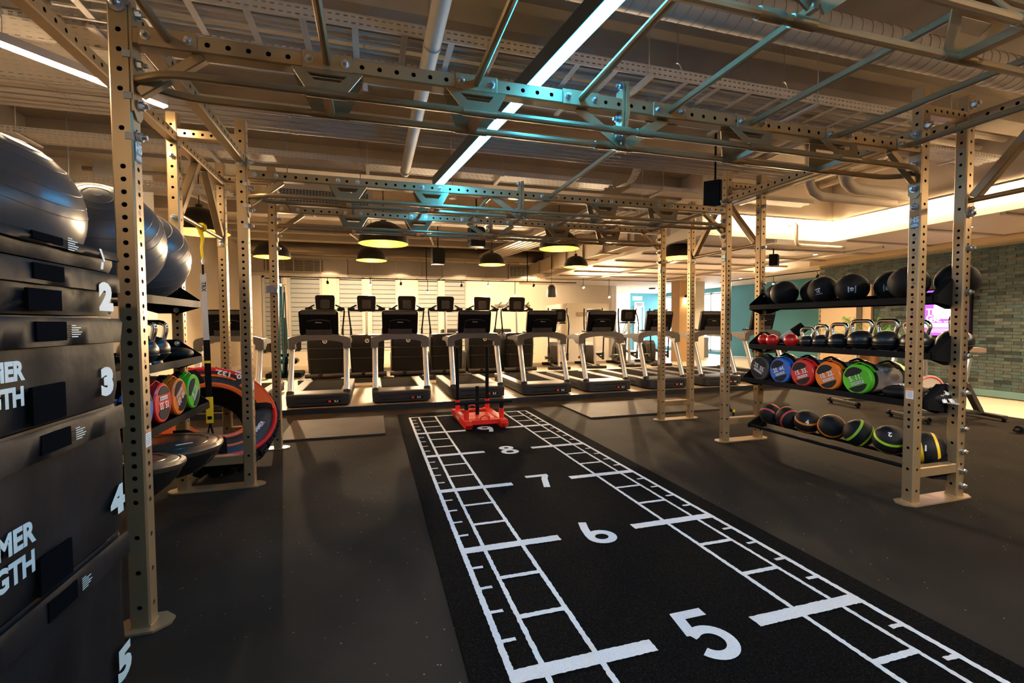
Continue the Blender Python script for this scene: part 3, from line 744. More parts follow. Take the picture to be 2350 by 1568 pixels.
def tray(name, x0, x1, y0, y1, z, h, label, bottom='perf', rows=3, dy=0., hang=True):
    t = thing(name, ((x0+x1)/2, (y0+y1)/2, z), label, 'cable tray'); L = x1-x0
    for y, N in ((y0, -1), (y1, 1)):
        g = G(); slots(g, (x0 if N < 0 else x0, y, z+h/2), (1, 0, 0), (0, 0, 1), L, h, .045, .024, .009, 2)
        g.bb(x0, x1, y-.004, y+.004+.012*N*-1, z+h-.004, z+h).bb(x0, x1, min(y, y-.015*N), max(y, y-.015*N), z-.003, z)
        g.obj('side_rail', trayw, t)
    if bottom == 'perf': slots(G(), (x0, (y0+y1)/2, z), (1, 0, 0), (0, -1, 0), L, y1-y0, .06, .03, .008, rows, .5).obj('base', trayw, t)
    else:
        R_ = G(); slots(R_, (0, 0, -.001), (0, 1, 0), (1, 0, 0), y1-y0, .04, .04, .022, .012).bb(-.02, .02, 0, y1-y0, 0, .003); rm = R_.me('tray_rung', trayw)
        for k in range(int(L/.3)): place(rm, 'tray_rung', t, (x0+.15+k*.3, y0, z+.004))
        for q in (.25, .5, .75): G().cyl((x0, y0+(y1-y0)*q, z+.02), (x1, y0+(y1-y0)*q, z+.02), .012, n=6).obj('cable', trayw, t)
    if hang:
        for k in range(int(L/1.6)+1):
            x = x0+.5+k*1.6
            if x < x1: G().cyl((x, y0-.02, z-.03), (x, y0-.02, HZ), .005, n=5).obj('hanger_rod', zinc, t); G().bb(x-.02, x+.02, y0-.05, y1+.05, z-.03, z-.012).obj('hanger_bar', trayw, t)
    return t
tray('cable_tray', -2.2, 5.0, 6.48, 6.86, 3.145, .075, 'wide ladder cable tray with slotted side rails crossing over the near rig beam', 'ladder')
tray('cable_tray', -4.2, 6.5, 6.98, 7.24, 3.17, .03, 'flat perforated cable tray behind the ladder tray', 'perf', 4)
tray('cable_tray', -4.2, 2.65, 9.10, 9.38, 3.17, .06, 'white slotted cable tray above the second rig beam on the left', 'perf', 4)
tray('cable_tray', 2.95, 6.2, 9.15, 9.40, 3.17, .06, 'white slotted cable tray above the second rig beam on the right', 'perf', 4)
tray('cable_tray', -4.25, -2.0, 7.46, 8.12, 3.27, .05, 'broad perforated cable tray above the diagonal warm light', 'perf', 9)
tray('cable_tray', -4.2, -2.1, 9.9, 10.2, 2.95, .06, 'short white cable tray hanging behind the grey balls', 'perf', 4)
# bent tray drop
t = thing('cable_tray_bend', (2.75, 9.0, 3.1), 'curved perforated tray dropping beside the second rig beam', 'cable tray')
pth = [(2.95, 8.93, 3.7), (2.95, 8.94, 3.5), (2.93, 8.96, 3.35), (2.88, 8.99, 3.24), (2.8, 9.02, 3.17), (2.66, 9.06, 3.13)]
G().ribbon(pth, (.8, .3, .3), .17, .006).obj('band', trayw, t)
g = G()
for a, b in zip(pth, pth[1:]):
    a, b = V(a), V(b)
    for q in (.2, .5, .8):
        c = a.lerp(b, q)
        for w_ in (-.05, 0, .05): g.box(c+V((.8, .3, .3)).normalized()*w_+V((0, -.004, -.002)), (.03, .004, .008))
g.obj('slot_marks', mat('tray slot shade', (.03, .027, .022), .9), t)['kind'] = 'stuff'
def pipe(name, path, r, label, m=serv_m, n=14, clips=None, cat='pipe'):
    t = thing(name, V(path[0]), label, cat); G().tube(path, r, n).obj('pipe_run', m, t)
    if clips:
        for p, d in clips: G().cyl(V(p)-V(d)*.012, V(p)+V(d)*.012, r+.006, n=n).obj('pipe_clip', m, t)
    return t
# spiral duct with raised seams
t = thing('spiral_duct', (4, 6.1, 3.45), 'round spiral-seamed duct at the top right above the tray', 'duct')
G().cyl((.6, 6.11, 3.45), (7.28, 6.11, 3.45), .128, n=28).obj('duct_tube', serv_m, t)
SEAM = G().tube([(.03*math.sin(a), .129*math.cos(a), .129*math.sin(a)) for a in [2*PI*k/28 for k in range(28)]], .0028, 5, True).me('seam', mat('duct seam', (.25, .2, .15), .6))
for k in range(66): place(SEAM, 'seam', t, (.65+k*.1, 6.11, 3.45))
pipe('soil_pipe', [(-.09, 5.2, 3.06), (-.09, 8.95, 3.06), (-.09, 8.98, 3.06)], .052, 'thick pale pipe running away from the camera left of the cyan light', clips=[((-.09, 6.4, 3.06), (0, 1, 0)), ((-.09, 8.9, 3.06), (0, 1, 0))])
for k, (y, z, r) in enumerate(((8.22, 3.32, .045), (8.34, 3.34, .04), (8.46, 3.33, .035), (8.56, 3.32, .03), (8.66, 3.33, .035), (8.78, 3.35, .045))):
    pipe('conduit', [(-4.2, y, z), (2.6, y, z), (5.1, y, z)], r, ('nearest', 'second nearest', 'third nearest', 'fourth nearest', 'fifth nearest', 'farthest')[k]+' of six parallel pale pipes above the middle of the rig', n=10, clips=[((x, y, z), (1, 0, 0)) for x in (-3, -1.2, .6, 2.4, 4.2)])
for k, (y, z, r) in enumerate(((7.36, 3.62, .05), (7.62, 3.6, .04), (7.85, 3.64, .06))):
    pipe('conduit', [(-4.2, y, z), (7.2, y, z)], r, ('thin pale pipe right behind the flat perforated tray', 'thinnest pale pipe under the slab above the open bay', 'thick pale pipe under the slab above the open bay')[k], n=10)
for k, (x, r) in enumerate(((4.9, .05), (6.45, .07), (6.98, .05))):
    pipe('branch_pipe', [(x, 8.0, 3.66), (x, 9.7, 3.66)], r, ('left', 'middle', 'right')[k]+' of three pale pipes running to the right upstand', n=10)
# big elbow near the right upstand
t = pipe('elbow_pipe', [(5.75, 8.3, 3.74), (5.75, 8.3, 3.3), (5.79, 8.3, 3.22), (5.88, 8.3, 3.17), (6.0, 8.3, 3.15), (7.2, 8.3, 3.15)], .075, 'large white pipe elbow turning right beside the near right upright')
pipe('elbow_pipe', [(5.3, 8.45, 3.74), (5.3, 8.45, 3.2), (5.36, 8.45, 3.1), (5.5, 8.45, 3.05), (6.9, 8.45, 3.05)], .06, 'lower white pipe elbow left of the large one')
pipe('drain_pipe', [(6.35, 9.748, 2.97), (6.35, 9.64, 2.97), (6.35, 9.6, 2.93), (6.35, 9.6, 2.66), (6.37, 9.6, 2.62), (6.42, 9.6, 2.60), (7.4, 9.6, 2.60)], .03, 'white bent drain pipe in front of the lit upstand')
# small grille box above the second beam
def grille(g, O, U, W, L, H, nx, nz, bw=.006, mi=0):
    for k in range(nx+1): g.bar(V(O)+V(U)*(L*k/nx), V(O)+V(U)*(L*k/nx)+V(W)*H, bw, bw, V(U).cross(V(W)), mi=mi)
    for k in range(nz+1): g.bar(V(O)+V(W)*(H*k/nz), V(O)+V(U)*L+V(W)*(H*k/nz), bw, bw, V(U).cross(V(W)), mi=mi)
    return g
duct_shade = mat('painted duct shade', (.03, .027, .025), .9)  # flat dark panels paint the shade behind the duct grilles
t = thing('air_terminal', (-1.05, 9.8, 2.86), 'boxed air grille hanging behind the second rig beam on the left', 'vent')
G().bb(-1.62, -.45, 9.8, 10.25, 2.82, 3.08).obj('box', serv_m, t)
for q in (-1.5, -.6): G().cyl((q, 10.1, 3.08), (q, 10.1, HZ), .006, n=6).obj('hanger_rod', zinc, t)
G().bb(-1.55, -.5, 9.792, 9.8, 2.85, 3.0).obj('opening_shade', duct_shade, t)
grille(G(), (-1.55, 9.785, 2.85), (1, 0, 0), (0, 0, 1), 1.05, .15, 28, 8, .005).obj('grille', trayw, t)
# rectangular duct at the back with grilles and hangers
t = thing('rectangular_duct', (1.2, 17.7, 2.9), 'long grey rectangular duct across the back above the shutters', 'duct')
G().bb(-3.7, 4.55, 17.4, 18.2, 2.72, 3.14).obj('duct_body', mat('grey duct', (.38, .33, .29), .55), t)
for k in range(12): G().bb(-3.2+k*.68, -3.17+k*.68, 17.36, 18.24, 2.70, 3.16).obj('flange', serv_m, t)
for a, b in ((-3.25, -1.75), (3.6, 4.4)):
    G().bb(a, b, 17.375, 17.4, 2.78, 3.08).obj('opening_shade', duct_shade, t); grille(G(), (a, 17.37, 2.78), (1, 0, 0), (0, 0, 1), b-a, .3, 6, 12, .008).obj('grille', serv_m, t)
t = thing('round_duct', (1, 17.0, 3.36), 'dark steel round duct above the rectangular duct', 'duct')
G().cyl((-3.6, 17.1, 3.36), (4.5, 17.1, 3.36), .19, n=22).obj('duct_tube', mat('galvanised duct', (.22, .18, .13), .35, .7), t)
# duct turning towards the camera at the soffit edge
t = thing('rectangular_duct', (4.4, 14, 2.5), 'tan rectangular duct running along the left edge of the right soffit', 'duct')
G().bb(4.25, 4.59, 11.2, 17.35, 2.80, 3.14).obj('duct_body', mat('tan duct', (.48, .36, .22), .6), t)
for k in range(6): G().bb(4.22, 4.595, 11.4+k*1.0, 11.44+k*1.0, 2.78, 3.16).obj('flange', serv_m, t)
t = thing('slatted_duct', (4.0, 12, 3.2), 'slatted pale duct bundle slanting towards the right of the back hall', 'duct')
for k in range(6): G().bar((2.6+k*.12, 16.9, 3.30), (3.3+k*.16, 10.7, 3.30), .09, .08).obj('slat', serv_m, t)
# far pipes and unistrut rails under the slab
for k, (y, z) in enumerate(((11.2, 3.45), (12.2, 3.42), (12.35, 3.45), (14.2, 3.4), (15.1, 3.42))):
    pipe('sprinkler_pipe', [(-4.2, y, z), (4.5, y, z)], .03, ('first', 'second', 'third', 'fourth', 'fifth')[k]+' thin pipe from the front above the treadmill zone', n=8)
for k, (x, y) in enumerate(((-3.2, 11.4), (-1.7, 11.6), (-1.0, 14.0), (.8, 14.2), (1.6, 11.9), (2.0, 14.6))):
    t = thing('strut_rail', (x, y, 3.3), ('leftmost', 'second from left', 'third from left', 'third from right', 'second from right', 'rightmost')[k]+' short strut rail fixed under the slab above the cardio zone', 'strut rail')
    G().bar((x, y, 3.34), (x+.25, y+1.3, 3.34), .04, .04).obj('channel', serv_m, t); [G().cyl((x+q, y+r, 3.34), (x+q, y+r, 3.75), .006, n=6).obj('rod', zinc, t) for q, r in ((.05, .2), (.2, 1.1))]
# ring hangers below the concrete beam
t0 = thing('ring_hanger', (1.95, 6.75, 3.4), 'left of two empty pipe ring hangers under the concrete beam', 'pipe hanger')
G().tube([(1.95+.055*math.cos(a), 6.75+.02*math.cos(a), 3.38+.055*math.sin(a)) for a in [2*PI*k/18 for k in range(18)]], .008, 6, True).obj('ring', zinc, t0); G().cyl((1.95, 6.75, 3.435), (1.95, 6.75, 3.75), .005, n=6).cyl((1.9, 6.7, 3.16), (1.9, 6.7, 3.4), .004, n=6).obj('rod', zinc, t0)
dup(t0, (3.05, 6.75, 3.4), 0, 'right of two empty pipe ring hangers under the concrete beam')
# loudspeakers
def speaker(loc, s, rz, label, top=HZ):
    t = thing('loudspeaker', loc, label, 'speaker', 'black ceiling loudspeakers', rz)
    G().prism([(-.15*s, -.1*s), (.15*s, -.1*s), (.11*s, .1*s), (.04*s, .13*s), (-.04*s, .13*s), (-.11*s, .1*s)][::-1], (0, 0, 0), (1, 0, 0), (0, -1, 0), .36*s).obj('cabinet', black_pl, t, 30, False)
    G().prism([(-.135*s, -.17*s), (.135*s, -.17*s), (.135*s, .14*s), (.09*s, .165*s), (-.09*s, .165*s), (-.135*s, .14*s)], (0, -.13*s, 0), (1, 0, 0), (0, 0, 1), .012).obj('grille', mat('speaker mesh', (.008, .008, .008), .8), t, 30, False)
    G().cyl((0, 0, .18*s), (0, 0, top-loc[2]), .012, n=8).obj('bracket', black_st, t, 30, False)
    return t
speaker((3.46, 8.10, 2.83), .85, .5, 'large black loudspeaker above the middle right uprights')
speaker((1.30, 11.5, 2.83), .95, 0, 'black loudspeaker behind the centre splice of the far beams')
speaker((.96, 14.0, 2.83), 1.0, 0, 'black loudspeaker in front of the dark round duct')
speaker((6.9, 10.6, 2.50), .6, .6, 'small black loudspeaker under the soffit behind the yellow strap anchor', SZ)
t = thing('pendant_speaker', (4.16, 15.2, 2.18), 'dark rounded hanging speaker between the two right bright spots', 'speaker')
G().lathe([(.0, -.16), (.11, -.16), (.13, -.12), (.11, .1), (.06, .16), (0, .17)], 20, Matrix.Translation((4.16, 15.2, 2.18))).obj('body', mat('dark grey speaker', (.05, .05, .05), .5), t); G().cyl((4.16, 15.2, 2.33), (4.16, 15.2, HZ), .005, n=6).obj('cord', black_pl, t)
t = thing('smoke_detector', (10.2, 19, SZ), 'dark round ceiling detector near the exit sign', 'detector'); G().lathe([(0, -.05), (.12, -.05), (.14, -.02), (.14, 0)], 18, Matrix.Translation((10.4, 20, SZ))).obj('cover', grey_pl, t)
# small surface boxes on the slab
for k, (x, y) in enumerate(((.6, 9.8), (3.6, 9.9))):
    t = thing('junction_box', (x, y, 3.1), ('left', 'right')[k]+' small white junction box behind the second rig beam', 'junction box'); G().cyl((x, y, 3.02), (x, y, 3.12), .05, n=12).obj('box', trayw, t); G().cyl((x, y, 3.12), (x, y, HZ), .008, n=6).obj('stem', trayw, t)
# ================================================================== CARDIO ZONE
edge = mat('dark platform edge', (.02, .022, .026), .4, .3); ptop = mat('tan rubber platform', (.20, .145, .085), .55, 0, .1, 2)
def platform(x0, x1, y0, y1, h, label):
    t = thing('cardio_platform', ((x0+x1)/2, (y0+y1)/2, 0), label, 'platform')
    G().bb(x0, x1, y0, y0+.06, 0, h).bb(x0, x0+.06, y0+.06, y1, 0, h).bb(x1-.06, x1, y0+.06, y1, 0, h).obj('edge_beam', edge, t)
    G().bb(x0+.06, x1-.06, y0+.06, y1, 0, h-.006).obj('deck', ptop, t)
PZ = .078
platform(-3.6, 8.9, 10.80, 13.35, PZ, 'low dark-edged platform under the front row of treadmills')
platform(-2.05, 7.85, 14.42, 17.0, .10, 'low dark-edged platform under the stair climbers at the back')
redl = mat('red rocker switch', (.6, .03, .02), .4, em=(1, .1, .05), es=.08); greyd = mat('satin grey trim', (.075, .07, .068), .5, spec=.2)
bronze = mat('bronze grey arch', (.13, .118, .108), .42, .4)
def rr(w_, h, r, n=4):
    """rounded rectangle outline"""
    P = []
    for cx, cy, a in ((w_/2-r, h/2-r, 0), (-w_/2+r, h/2-r, 90), (-w_/2+r, -h/2+r, 180), (w_/2-r, -h/2+r, 270)):
        P += arc(cx, cy, r, r, a, a+90, n)
    return P
def make_treadmill(loc, label):
    t = thing('treadmill', loc, label, 'treadmill', 'front row of treadmills'); ob = lambda g, n, m, p=t: g.obj(n, m, p, 35, False)
    # motor hood: plan outline with rounded front corners, tapered top
    pl = [(-.46, .42), (-.46, .10), (-.44, .045), (-.40, .01), (-.33, 0), (.33, 0), (.40, .01), (.44, .045), (.46, .10), (.46, .42)]
    g = G(); n = len(pl)
    lv = [(0.02, .985, 0), (.15, 1, 0), (.178, .985, .006), (.19, .93, .03), (.195, .85, .07)]
    for z, s, dy in lv: g.v += [(x*s, y+(dy if y < .3 else 0), z) for x, y in pl]
    for i in range(len(lv)-1): g.f += [(i*n+k, i*n+k+1, (i+1)*n+k+1, (i+1)*n+k) for k in range(n-1)]
    g.f += [tuple((len(lv)-1)*n+k for k in range(n)), tuple(range(n-1, -1, -1))] + [tuple(i*n+n-1 for i in range(len(lv))) + tuple(i*n for i in range(len(lv)-1, -1, -1))]
    g.m = [0]*len(g.f)
    hd = ob(g, 'motor_hood', grey_pl)
    for z, a, b in ((.135, -.32, .32), (.06, -.32, .32)): ob(G().bb(a, b, -.003, .004, z-.006, z+.006, .002), 'hood_groove', black_pl, hd)
    ob(G().bb(.12, .32, -.004, .002, .052, .095), 'switch_plate', black_pl, hd)
    ob(G().bb(.145, .185, -.008, 0, .06, .088), 'power_switch', redl, hd)
    ob(G().bb(.23, .25, -.007, 0, .07, .088).bb(.27, .285, -.007, 0, .07, .088).bb(.23, .285, -.007, 0, .06, .066), 'socket_print', white_p, hd)
    # deck
    for s in (-1, 1): ob(G().bb(s*.30, s*.455, .36, 2.05, .10, .185, .012), 'side_rail', greyd)
    ob(G().bb(-.30, .30, .34, 2.03, .12, .165), 'belt', deck_m)
    ob(G().bb(-.455, .455, .3, 2.0, .03, .12), 'frame', black_pl)
    for s in (-1, 1):
        ob(G().tube([(s*.405, .14, .17), (s*.405, .17, .24), (s*.402, .40, .86)], .043, 16), 'post', alu)
        ob(G().tube([(s*.405, .13, .165), (s*.405, .155, .215)], .056, 14), 'post_collar', grey_pl)
        # arm that runs back to the user, with rubber grip
        ar = ob(G().prism([(.34, .90), (.36, 1.02), (.55, 1.035), (1.0, .99), (1.0, .945), (.6, .94), (.46, .86)], (s*.425, 0, 0), (0, 1, 0), (0, 0, 1), .075), 'hand_rail', bronze)
        ob(G().cyl((s*.30, .42, 1.03), (s*.20, .60, 1.10), .017, n=10), 'sensor_grip', black_pl)
    # arch between the posts
    top = [(-.465, .86), (-.465, .99), (-.43, 1.035), (-.3, 1.07), (-.15, 1.09), (0, 1.095), (.15, 1.09), (.3, 1.07), (.43, 1.035), (.465, .99), (.465, .86)]
    bot = [(-.345, .86), (-.35, .93), (-.33, .955), (-.25, .975), (-.13, .99), (0, .995), (.13, .99), (.25, .975), (.33, .955), (.35, .93), (.345, .86)]
    g = G(); m = len(top)
    for y in (.33, .44): g.v += [(x, y, z) for x, z in top]+[(x, y, z) for x, z in bot]
    for k in range(m-1):
        g.f += [(k, k+1, m+k+1, m+k), (2*m+k, 3*m+k, 3*m+k+1, 2*m+k+1), (k, 2*m+k, 2*m+k+1, k+1), (m+k, m+k+1, 3*m+k+1, 3*m+k)]
    g.f += [(0, m, 3*m, 2*m), (m-1, 3*m-1, 4*m-1, 2*m-1)]; g.m = [0]*len(g.f)
    g.f = [f[::-1] for f in g.f]
    ob(g, 'arch', bronze)
    # console seen from behind, leaning towards the camera
    U = V((1, 0, 0)); Wv = V((0, -.22, .975)); O = V((0, .36, 1.27))
    cs = ob(G().prism([(x*(1+.02*(y > 0)), y) for x, y in rr(.565, .40, .045)], O, U, Wv, .05), 'console', black_pl)
    ob(G().prism(rr(.53, .05, .02), O+Wv*.155-V((0, .03, 0)), U, Wv, .012), 'console_rim', grey_bl, cs)
    ob(G().prism([(-.175, -.17), (.175, -.17), (.165, .03), (.1, .05), (0, .056), (-.1, .05), (-.165, .03)], O-V((0, .04, .0))+Wv*-.01, U, Wv, .05), 'console_hump', black_pl, cs)
    ob(G().prism([(-.165, .03), (-.1, .05), (0, .056), (.1, .05), (.165, .03), (.165, .022), (.1, .04), (0, .046), (-.1, .04), (-.165, .022)], O-V((0, .067, .0))+Wv*-.01, U, Wv, .004), 'hump_trim', greyd, cs)
    g = G(); text(g, 'LifeFitness', .022, O-V((0, .068, 0))+Wv*-.0, U, Wv, .0006); ob(g, 'logo', white_p, cs)
    ob(G().prism([(-.19, -.06), (.19, -.06), (.185, .04), (-.185, .04)], V((0, .335, 1.12)), U, Wv, .03), 'console_mount', greyd)
    for q in (-.085, .085): ob(G().cyl((q, .315, 1.115), (q, .31, 1.115), .008, n=8), 'mount_screw', black_pl)
    ob(G().prism(rr(.48, .30, .03), O+V((0, .03, 0)), U, Wv, .006), 'screen', glass_scr, cs)
    ob(G().bb(-.28, .28, .40, .62, 1.07, 1.10, .01), 'tray', black_pl)
    return t
TX = [-2.53, -1.28, -.04, 1.205, 2.44, 3.62, 4.86, 6.1, 7.36]
TL = ['treadmill half hidden behind the leaning red-rimmed tyre', 'treadmill standing first to the right of the far left uprights', 'treadmill second to the right of the far left uprights', 'treadmill directly behind the red sled', 'treadmill first to the right of the red sled',
      'treadmill second to the right of the red sled', 'treadmill seen through the far right pair of uprights', 'treadmill between the far right and middle right uprights', 'rightmost treadmill, partly hidden by the storage shelves']
tm = make_treadmill((TX[0], 10.95, PZ), TL[0])
for x, l in zip(TX[1:], TL[1:]): dup(tm, (x, 10.95, PZ), 0, l)
# ------------------------------------------------------------------ stair climbers
def make_stair(loc, label):
    t = thing('stair_climber', loc, label, 'stair climber', 'back row of stair climbers'); ob = lambda g, n, m, p=t: g.obj(n, m, p, 35, False)
    g = G(); P = rr(.74, .66, .10, 5); n = len(P)
    lv = [(.10, .96, .0), (.4, 1.0, 0), (.72, 1.03, 0), (.90, 1.02, 0), (.965, .97, .01), (.985, .9, .02)]
    for z, s, d in lv: g.v += [(x*s, y*s+.36+d, z) for x, y in P]
    for i in range(len(lv)-1): g.f += [(i*n+k, i*n+(k+1) % n, (i+1)*n+(k+1) % n, (i+1)*n+k) for k in range(n)]
    g.f += [tuple((len(lv)-1)*n+k for k in range(n)), tuple(range(n-1, -1, -1))]; g.m = [0]*len(g.f)
    b = ob(g, 'housing', black_pl)
    for z in (.45, .68): ob(G().bb(-.375, .375, .018, .03, z-.004, z+.004), 'seam', mat('seam grey', (.03, .03, .032), .6), b)
    em = G(); em.frame(arc(0, 0, .046, .046, 0, 360, 20)[:-1], arc(0, 0, .034, .034, 0, 360, 20)[:-1], (0, .018, .84), (1, 0, 0), (0, 0, 1), .006)
    em.bar((-.016, .018, .815), (.014, .018, .868), .006, .012, (0, 1, 0)).bar((-.016, .018, .838), (.02, .018, .848), .006, .01, (0, 1, 0))
    ob(em, 'emblem', white_p, b)
    ob(G().cyl((-.42, .02, .075), (.42, .02, .075), .055, n=12), 'base_tube', edge)
    ob(G().bb(-.13, -.05, -.045, 0, .04, .12, .01), 'wheel_bracket', black_pl)
    ob(G().bb(-.37, .37, .5, 1.35, 0, .5, .02), 'stair_body', black_pl)
    for k in range(3): ob(G().bb(-.3, .3, .75+k*.22, .97+k*.22, .62-k*.2, .66-k*.2), 'step', grey_pl)
    ob(G().cyl((0, .30, .97), (0, .34, 1.60), .033, n=12), 'mast', alu)
    U = V((1, 0, 0)); Wv = V((0, -.14, .99)); O = V((0, .32, 1.70))
    cs = ob(G().prism([(x*(.93+.07*(y > 0)), y) for x, y in rr(.42, .37, .05)], O, U, Wv, .07), 'console', black_pl)
    ob(G().prism(rr(.2, .2, .03), O-V((0, .04, .02)), U, Wv, .04), 'console_hump', grey_pl, cs)
    g = G(); text(g, 'LifeFitness', .02, O-V((0, .063, -.06)), U, Wv, .0005); ob(g, 'logo', white_p, cs)
    ob(G().prism(rr(.36, .3, .02), O+V((0, .038, 0)), U, Wv, .004), 'screen', glass_scr, cs)
    ob(G().bb(-.38, .38, .28, .36, 1.52, 1.56, .012), 'cross_bar', black_pl)
    for s in (-1, 1):
        ob(G().tube([(s*.34, .40, .95), (s*.37, .40, 1.2), (s*.40, .38, 1.48), (s*.40, .34, 1.56), (s*.34, .26, 1.60), (s*.22, .24, 1.66)], .018, 8), 'hand_bar', black_pl)
        ob(G().bb(s*.26, s*.42, .24, .40, 1.545, 1.60, .015), 'arm_pad', black_pl)
        ob(G().tube([(s*.36, .40, .92), (s*.36, .42, 1.12)], .024, 8), 'bar_socket', grey_pl)
    return t
SXs = [-1.50, -.60, .32, 1.24, 2.16, 3.07]
SL = ['leftmost stair climber at the back', 'second stair climber from the left', 'third stair climber from the left', 'third stair climber from the right', 'second stair climber from the right', 'rightmost stair climber at the back']
st = make_stair((SXs[0], 14.55, .10), SL[0])
for x, l in zip(SXs[1:], SL[1:]): dup(st, (x, 14.55, .10), 0, l)
# ------------------------------------------------------------------ ellipticals
def make_ell(loc, label):
    t = thing('elliptical_trainer', loc, label, 'elliptical', 'elliptical trainers', -.25); ob = lambda g, n, m, p=t: g.obj(n, m, p, 35, False)
    ob(G().bb(-.3, .3, .02, .12, 0, .07, .01), 'front_foot', grey_pl); ob(G().bb(-.3, .3, 1.5, 1.6, 0, .07, .01), 'rear_foot', grey_pl)
    for s in (-1, 1): ob(G().bb(s*.1-.03, s*.1+.03, .1, 1.55, .05, .1, .01), 'base_rail', greyd)
    dk = mat('brown black cover', (.045, .037, .03), .4) if 'brown black cover' not in MATS else MATS['brown black cover']
    g = G().prism([(-.02, .1), (-.06, .35), (.0, .58), (.14, .68), (.32, .66), (.48, .52), (.62, .3), (.64, .1)], (0, .95, 0), (0, 1, 0), (0, 0, 1), .26); hs = ob(g, 'drive_cover', dk)
    for s in (-1, 1):
        ob(G().prism(arc(0, 0, .2, .2, 0, 360, 20)[:-1], (s*.14, 1.22, .36), (0, 1, 0), (0, 0, 1), .03), 'crank_disc', black_pl, hs)
        ob(G().bar((s*.22, 1.3, .3+s*.1), (s*.22, .3, .28), .05, .06), 'pedal_arm', greyd)
        pd = ob(G().bb(s*.22-.09, s*.22+.09, .45, .80, .30+s*.04, .34+s*.04, .015), 'pedal', black_pl); ob(G().bb(s*.22-.07, s*.22+.07, .48, .77, .34+s*.04, .348+s*.04), 'pedal_tread', greyd, pd)
        ob(G().tube([(s*.24, .22, .25), (s*.26, .22, .8), (s*.28, .2, 1.15), (s*.27, .28, 1.38), (s*.25, .36, 1.50), (s*.25, .34, 1.62)], .019, 8), 'moving_handle', black_pl)
        ob(G().cyl((s*.24, .22, .22), (s*.24, .22, .42), .035, n=8), 'handle_boot', grey_pl)
    ob(G().tube([(0, .1, .08), (0, .16, .6), (0, .22, 1.25)], .035, 10), 'mast', alu)
    U = V((1, 0, 0)); Wv = V((0, -.2, .98)); O = V((0, .24, 1.42))
    cs = ob(G().prism(rr(.40, .34, .05), O, U, Wv, .06), 'console', black_pl); ob(G().prism(rr(.2, .19, .03), O-V((0, .035, 0)), U, Wv, .035), 'console_hump', grey_pl, cs)
    g = G(); text(g, 'LifeFitness', .02, O-V((0, .056, -.05)), U, Wv, .0005); ob(g, 'logo', white_p, cs)
    ob(G().bb(-.2, .2, .2, .42, 1.2, 1.24, .012), 'tray', black_pl)
    return t
el = make_ell((4.2, 14.75, .10), 'elliptical trainer next to the rightmost stair climber')
for x, l in ((5.25, 'second elliptical trainer right of the stair climbers'), (6.3, 'third elliptical trainer right of the stair climbers'), (7.3, 'elliptical trainer at the right end of the back platform')): dup(el, (x, 14.75, .10), -.25, l)
# upright frame of the machine left of the first stair climber and a low box behind
t = thing('cable_machine', (-2.6, 16.2, 0), 'dark weight machine with two upright pads behind the first treadmill', 'weight machine')
G().bb(-3.0, -2.2, 16.0, 16.8, 0, .12, .02).obj('base', black_st, t); G().bb(-2.66, -2.56, 16.3, 16.4, .12, 1.5, .01).obj('column', greyd, t)
for s, x in ((-1, -2.95), (1, -2.3)): G().box((x, 16.1, .82), (.22, .12, .34), None, .04).obj('pad', grey_pl, t); G().bar((x, 16.15, .7), (-2.6, 16.35, .5), .06, .06).obj('arm', black_st, t)
G().box((-2.45, 16.0, .42), (.4, .4, .12), None, .04).obj('seat', black_pl, t)
for k, (x, y, w_, h) in enumerate(((1.75, 17.3, .5, 1.15), (2.55, 17.35, .6, 1.12), (.35, 17.2, .45, 1.2), (3.4, 17.3, .5, 1.15))):
    t = thing('weight_stack', (x, y, 0), ('second', 'third', 'leftmost', 'rightmost')[k]+' grey weight tower behind the stair climbers', 'weight machine')
    G().bb(x-w_/2, x+w_/2, y, y+.35, 0, h, .03).obj('tower_cover', mat('grey machine cover', (.12, .115, .11), .5) if 'grey machine cover' not in MATS else MATS['grey machine cover'], t)
    for q in range(4): G().bb(x-.15+q*.1-.02, x-.15+q*.1+.02, y-.004, y, h-.2, h-.16).obj('sticker', label_w, t)
# ------------------------------------------------------------------ sled
sl = thing('push_sled', (.86, 9.5, .012), 'red push sled with black poles standing at the far end of the turf', 'sled')
for x in (.635, 1.09):
    G().prism([(9.0, .02), (8.95, .075), (9.0, .115), (10.0, .105), (10.05, .07), (10.0, .02)], (x, 0, 0), (0, 1, 0), (0, 0, 1), .085).obj('runner', red_p, sl)
G().bb(.67, 1.05, 9.30, 9.75, .055, .085, .006).obj('deck_plate', red_p, sl)
for y in (9.12, 9.88): G().bb(.66, 1.06, y-.03, y+.03, .05, .11, .006).obj('cross_member', red_p, sl)
for x, y in ((.66, 9.92), (1.09, 9.92), (.635, 9.14), (1.09, 9.14)): G().cyl((x, y, .1), (x, y, .24), .033, n=14).obj('pole_socket', red_p, sl)
for x in (.66, 1.09): G().cyl((x, 9.92, .12), (x, 9.92, .985), .026, n=14).obj('push_pole', black_st, sl)
for x in (.635, 1.09): G().cyl((x, 9.14, .12), (x, 9.14, .31), .027, n=14).obj('short_pole', black_st, sl)
G().cyl((.49, 9.14, .322), (1.23, 9.14, .322), .019, n=14).obj('low_handle', black_st, sl)
G().cyl((.875, 9.6, .08), (.875, 9.6, .47), .026, n=14).obj('weight_peg', black_st, sl)
for y in (9.1, 9.9): G().tube([(.80, y, .10), (.81, y-.02, .15), (.86, y-.03, .17), (.91, y-.02, .15), (.92, y, .10)], .009, 8).obj('tow_loop', red_p, sl)
g = G(); text(g, 'HAMMER', .06, (.592-.001, 9.55, .068), (0, -1, 0), (0, 0, 1), .002); text(g, 'HAMMER', .055, (.635, 9.55, .117), (0, 1, 0), (-1, 0, 0), .002); g.obj('runner_lettering', white_p, sl)
